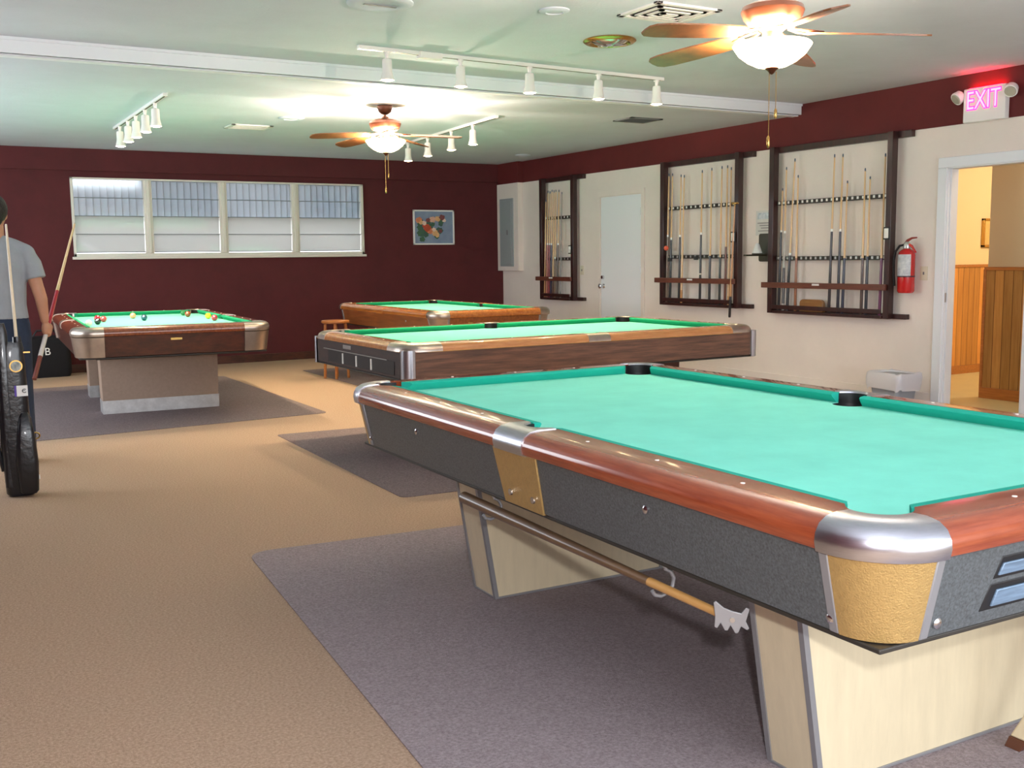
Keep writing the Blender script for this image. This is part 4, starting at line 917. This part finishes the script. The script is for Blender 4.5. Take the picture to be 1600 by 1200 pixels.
# body (facing +Y)
bp = []
bp += [('r', [oval(0, 0, .86, .155, .11), oval(0, .0, .95, .165, .115), oval(0, 0, 1.05, .145, .10), oval(0, .005, 1.18, .155, .105), oval(0, .0, 1.30, .165, .11), oval(0, -.005, 1.38, .14, .09), oval(0, -.005, 1.43, .09, .068)])]
bp += chain([(0, 0, 1.42), (0, .008, 1.50), (0, .018, 1.57)], [.072, .061, .060])
bp += [('s', (0, .03, 1.635), .082, (.92, 1.12, 1.30)), ('s', (0, .055, 1.575), .055, (1, 1.0, .9)), ('s', (0, .128, 1.615), .014, (.8, 1.1, 1.4)), ('s', (0, .118, 1.575), .018, (1.3, .6, .45))]
bp += [('s', (.078, .02, 1.625), .02, (.45, .9, 1.35)), ('s', (-.078, .02, 1.625), .02, (.45, .9, 1.35))]
# right arm hangs, holding the cue at hip height
SH = (.182, -.005, 1.372); EL = (.245, -.035, 1.15); WR = (.272, -.02, .945)
bp += chain([(.10, 0, 1.38), SH, (.215, -.02, 1.27), EL], [.042, .045, .046, .040])
bp += chain([EL, (.262, -.035, 1.08), WR], [.041, .039, .027])
HD = Vector((.276, -.01, .875))
bp += [('s', (.274, -.012, .885), .042, (.62, .9, 1.15))]
# left arm
bp += chain([(-.10, 0, 1.38), (-.182, -.005, 1.372), (-.22, -.003, 1.25), (-.235, .03, 1.13)], [.042, .045, .045, .040])
bp += chain([(-.235, .03, 1.13), (-.21, .12, 1.02), (-.18, .22, .96)], [.041, .035, .027]); bp += [('s', (-.172, .26, .94), .042, (.8, 1.1, .62))]
for i, (dx, dl) in enumerate(((-.030, .060), (-.010, .070), (.010, .066), (.028, .052))): bp += chain([(-.172+dx, .285, .945), (-.170+dx, .285+dl*.6, .930), (-.166+dx, .285+dl*.8, .905)], [.010, .0092, .008])
bp += chain([(-.135, .25, .945), (-.115, .28, .935), (-.112, .305, .925)], [.011, .010, .0085])
# fingers of the right hand wrapped round the cue
HL = Matrix.Translation(P.location) @ Matrix.Rotation(P.rotation_euler.z, 4, 'Z'); HLi = HL.inverted()
C0, C1 = Vector((.665, 7.22, .58)), Vector((1.085, 8.12, 1.60))
c0, c1 = HLi @ C0, HLi @ C1
th = ((.875-c0.z)/(c1.z-c0.z)); cp = c0+(c1-c0)*th; cd_ = (c1-c0).normalized()
off = Vector((HD.x, HD.y, .875))-cp
# shift the cue so that it runs through the fist
shift = Vector((off.x+.004, off.y+.018, 0)); c0 += shift; c1 += shift; cp += shift
palm = Vector((.274, -.012, .885)); e1 = (palm-cp); e1 -= cd_*e1.dot(cd_); e1.normalize(); e2 = cd_.cross(e1)
for i in range(4):
    base = cp+cd_*(.030-.021*i); rr = .0165+.006; pts = []
    for q in range(5):
        a = -.4+q*.85; pts.append(base+(e1*math.cos(a)+e2*math.sin(a))*(rr+.004))
    bp += chain([tuple(v) for v in pts], [.0105, .0100, .0095, .009, .0082])
pts = [cp+cd_*.045+(e1*math.cos(a)-e2*math.sin(a))*.026 for a in (.1, .9, 1.6)]
bp += chain([tuple(v) for v in pts], [.013, .0115, .0095])
# legs
for s in (1, -1): bp += chain([(s*.085, 0, .88), (s*.10, .01, .50), (s*.105, -.015, .10)], [.088, .056, .040])
body = remeshed('body', bp, m_skin, P, .0065, 5)
# clothing
tee = [('r', [oval(0, 0, .955, .178, .128), oval(0, 0, 1.05, .168, .122), oval(0, .005, 1.18, .176, .126), oval(0, 0, 1.30, .195, .134), oval(0, -.005, 1.39, .185, .112), oval(0, -.005, 1.445, .12, .085), oval(0, .0, 1.472, .07, .066)])]
for s in (1, -1):
    a = [(s*.10, 0, 1.39), (s*.182, -.005, 1.378), (s*.215, -.012, 1.31), (s*(.236 if s > 0 else .232), -.022 if s > 0 else .0, 1.215)]
    tee += [('t', a, [.058, .061, .062, .064]), ('s', a[1], .0605), ('s', a[0], .056), ('t', [(s*.03, 0, 1.452), (s*.10, 0, 1.428), (s*.185, -.003, 1.388)], [.052, .052, .052])]
remeshed('tshirt', tee, m_shirt, P, .008, 5)
je = [('r', [oval(0, 0, .99, .168, .120), oval(0, 0, .92, .182, .130), oval(0, 0, .82, .185, .125), oval(0, 0, .78, .15, .10)])]
for s in (1, -1): je += [('t', [(s*.088, 0, .86), (s*.10, .012, .5), (s*.107, -.01, .05)], [.100, .074, .066])]
remeshed('jeans', je, m_jeans, P, .009, 4)
hr = [('s', (0, .008, 1.665), .093, (1.0, 1.12, 1.12)), ('s', (0, -.035, 1.615), .062, (1.12, .9, 1.2))]
ho = remeshed('hair', hr, m_hair, P, .008, 3)
bm = bmesh.new(); bm.from_mesh(ho.data); kill = [v for v in bm.verts if (v.co.y > .085 and v.co.z < 1.70) or (v.co.y > .03 and v.co.z < 1.63)]; bmesh.ops.delete(bm, geom=kill, context='VERTS'); bm.to_mesh(ho.data); bm.free()
for s in (1, -1):
    MB().sphere((s*.032, .108, 1.64), .0115, 12, 8).build('eye', m_whitemark, P)
    k = [('s', (s*.108, .03, .045), .05, (.9, 2.4, .75)), ('s', (s*.108, -.04, .055), .042, (.95, 1.2, 1.1))]
    sh = remeshed('shoe', k, m_shoe, P, .008, 3)
    for v in sh.data.vertices: v.co.z = max(v.co.z, .005)
# the cue he holds
g0, g1 = HL @ c0, HL @ c1; dv = g1-g0
hc = thing('pool_cue', 'red and white pool cue slanting in the hand of the man in grey', 'pool cue', g0, 0)
def seg(n, a, b_, m, ra, rb_): MB().tube([dv*a, dv*b_], [ra, rb_], 14).build(n, m, hc)
seg('butt', 0, .13, CM((120, 50, 36)), .014, .0142); seg('grip_wrap', .13, .30, CM((214, 206, 198)), .0150, .0142); seg('forearm', .30, .535, CM((176, 22, 40)), .0138, .0112)
seg('joint_collar', .535, .57, CM((220, 200, 140)), .0115, .0110); seg('shaft', .57, .99, CM((232, 202, 150)), .0108, .0068); seg('cue_tip', .99, 1.0, CM((200, 190, 170)), .0068, .005)
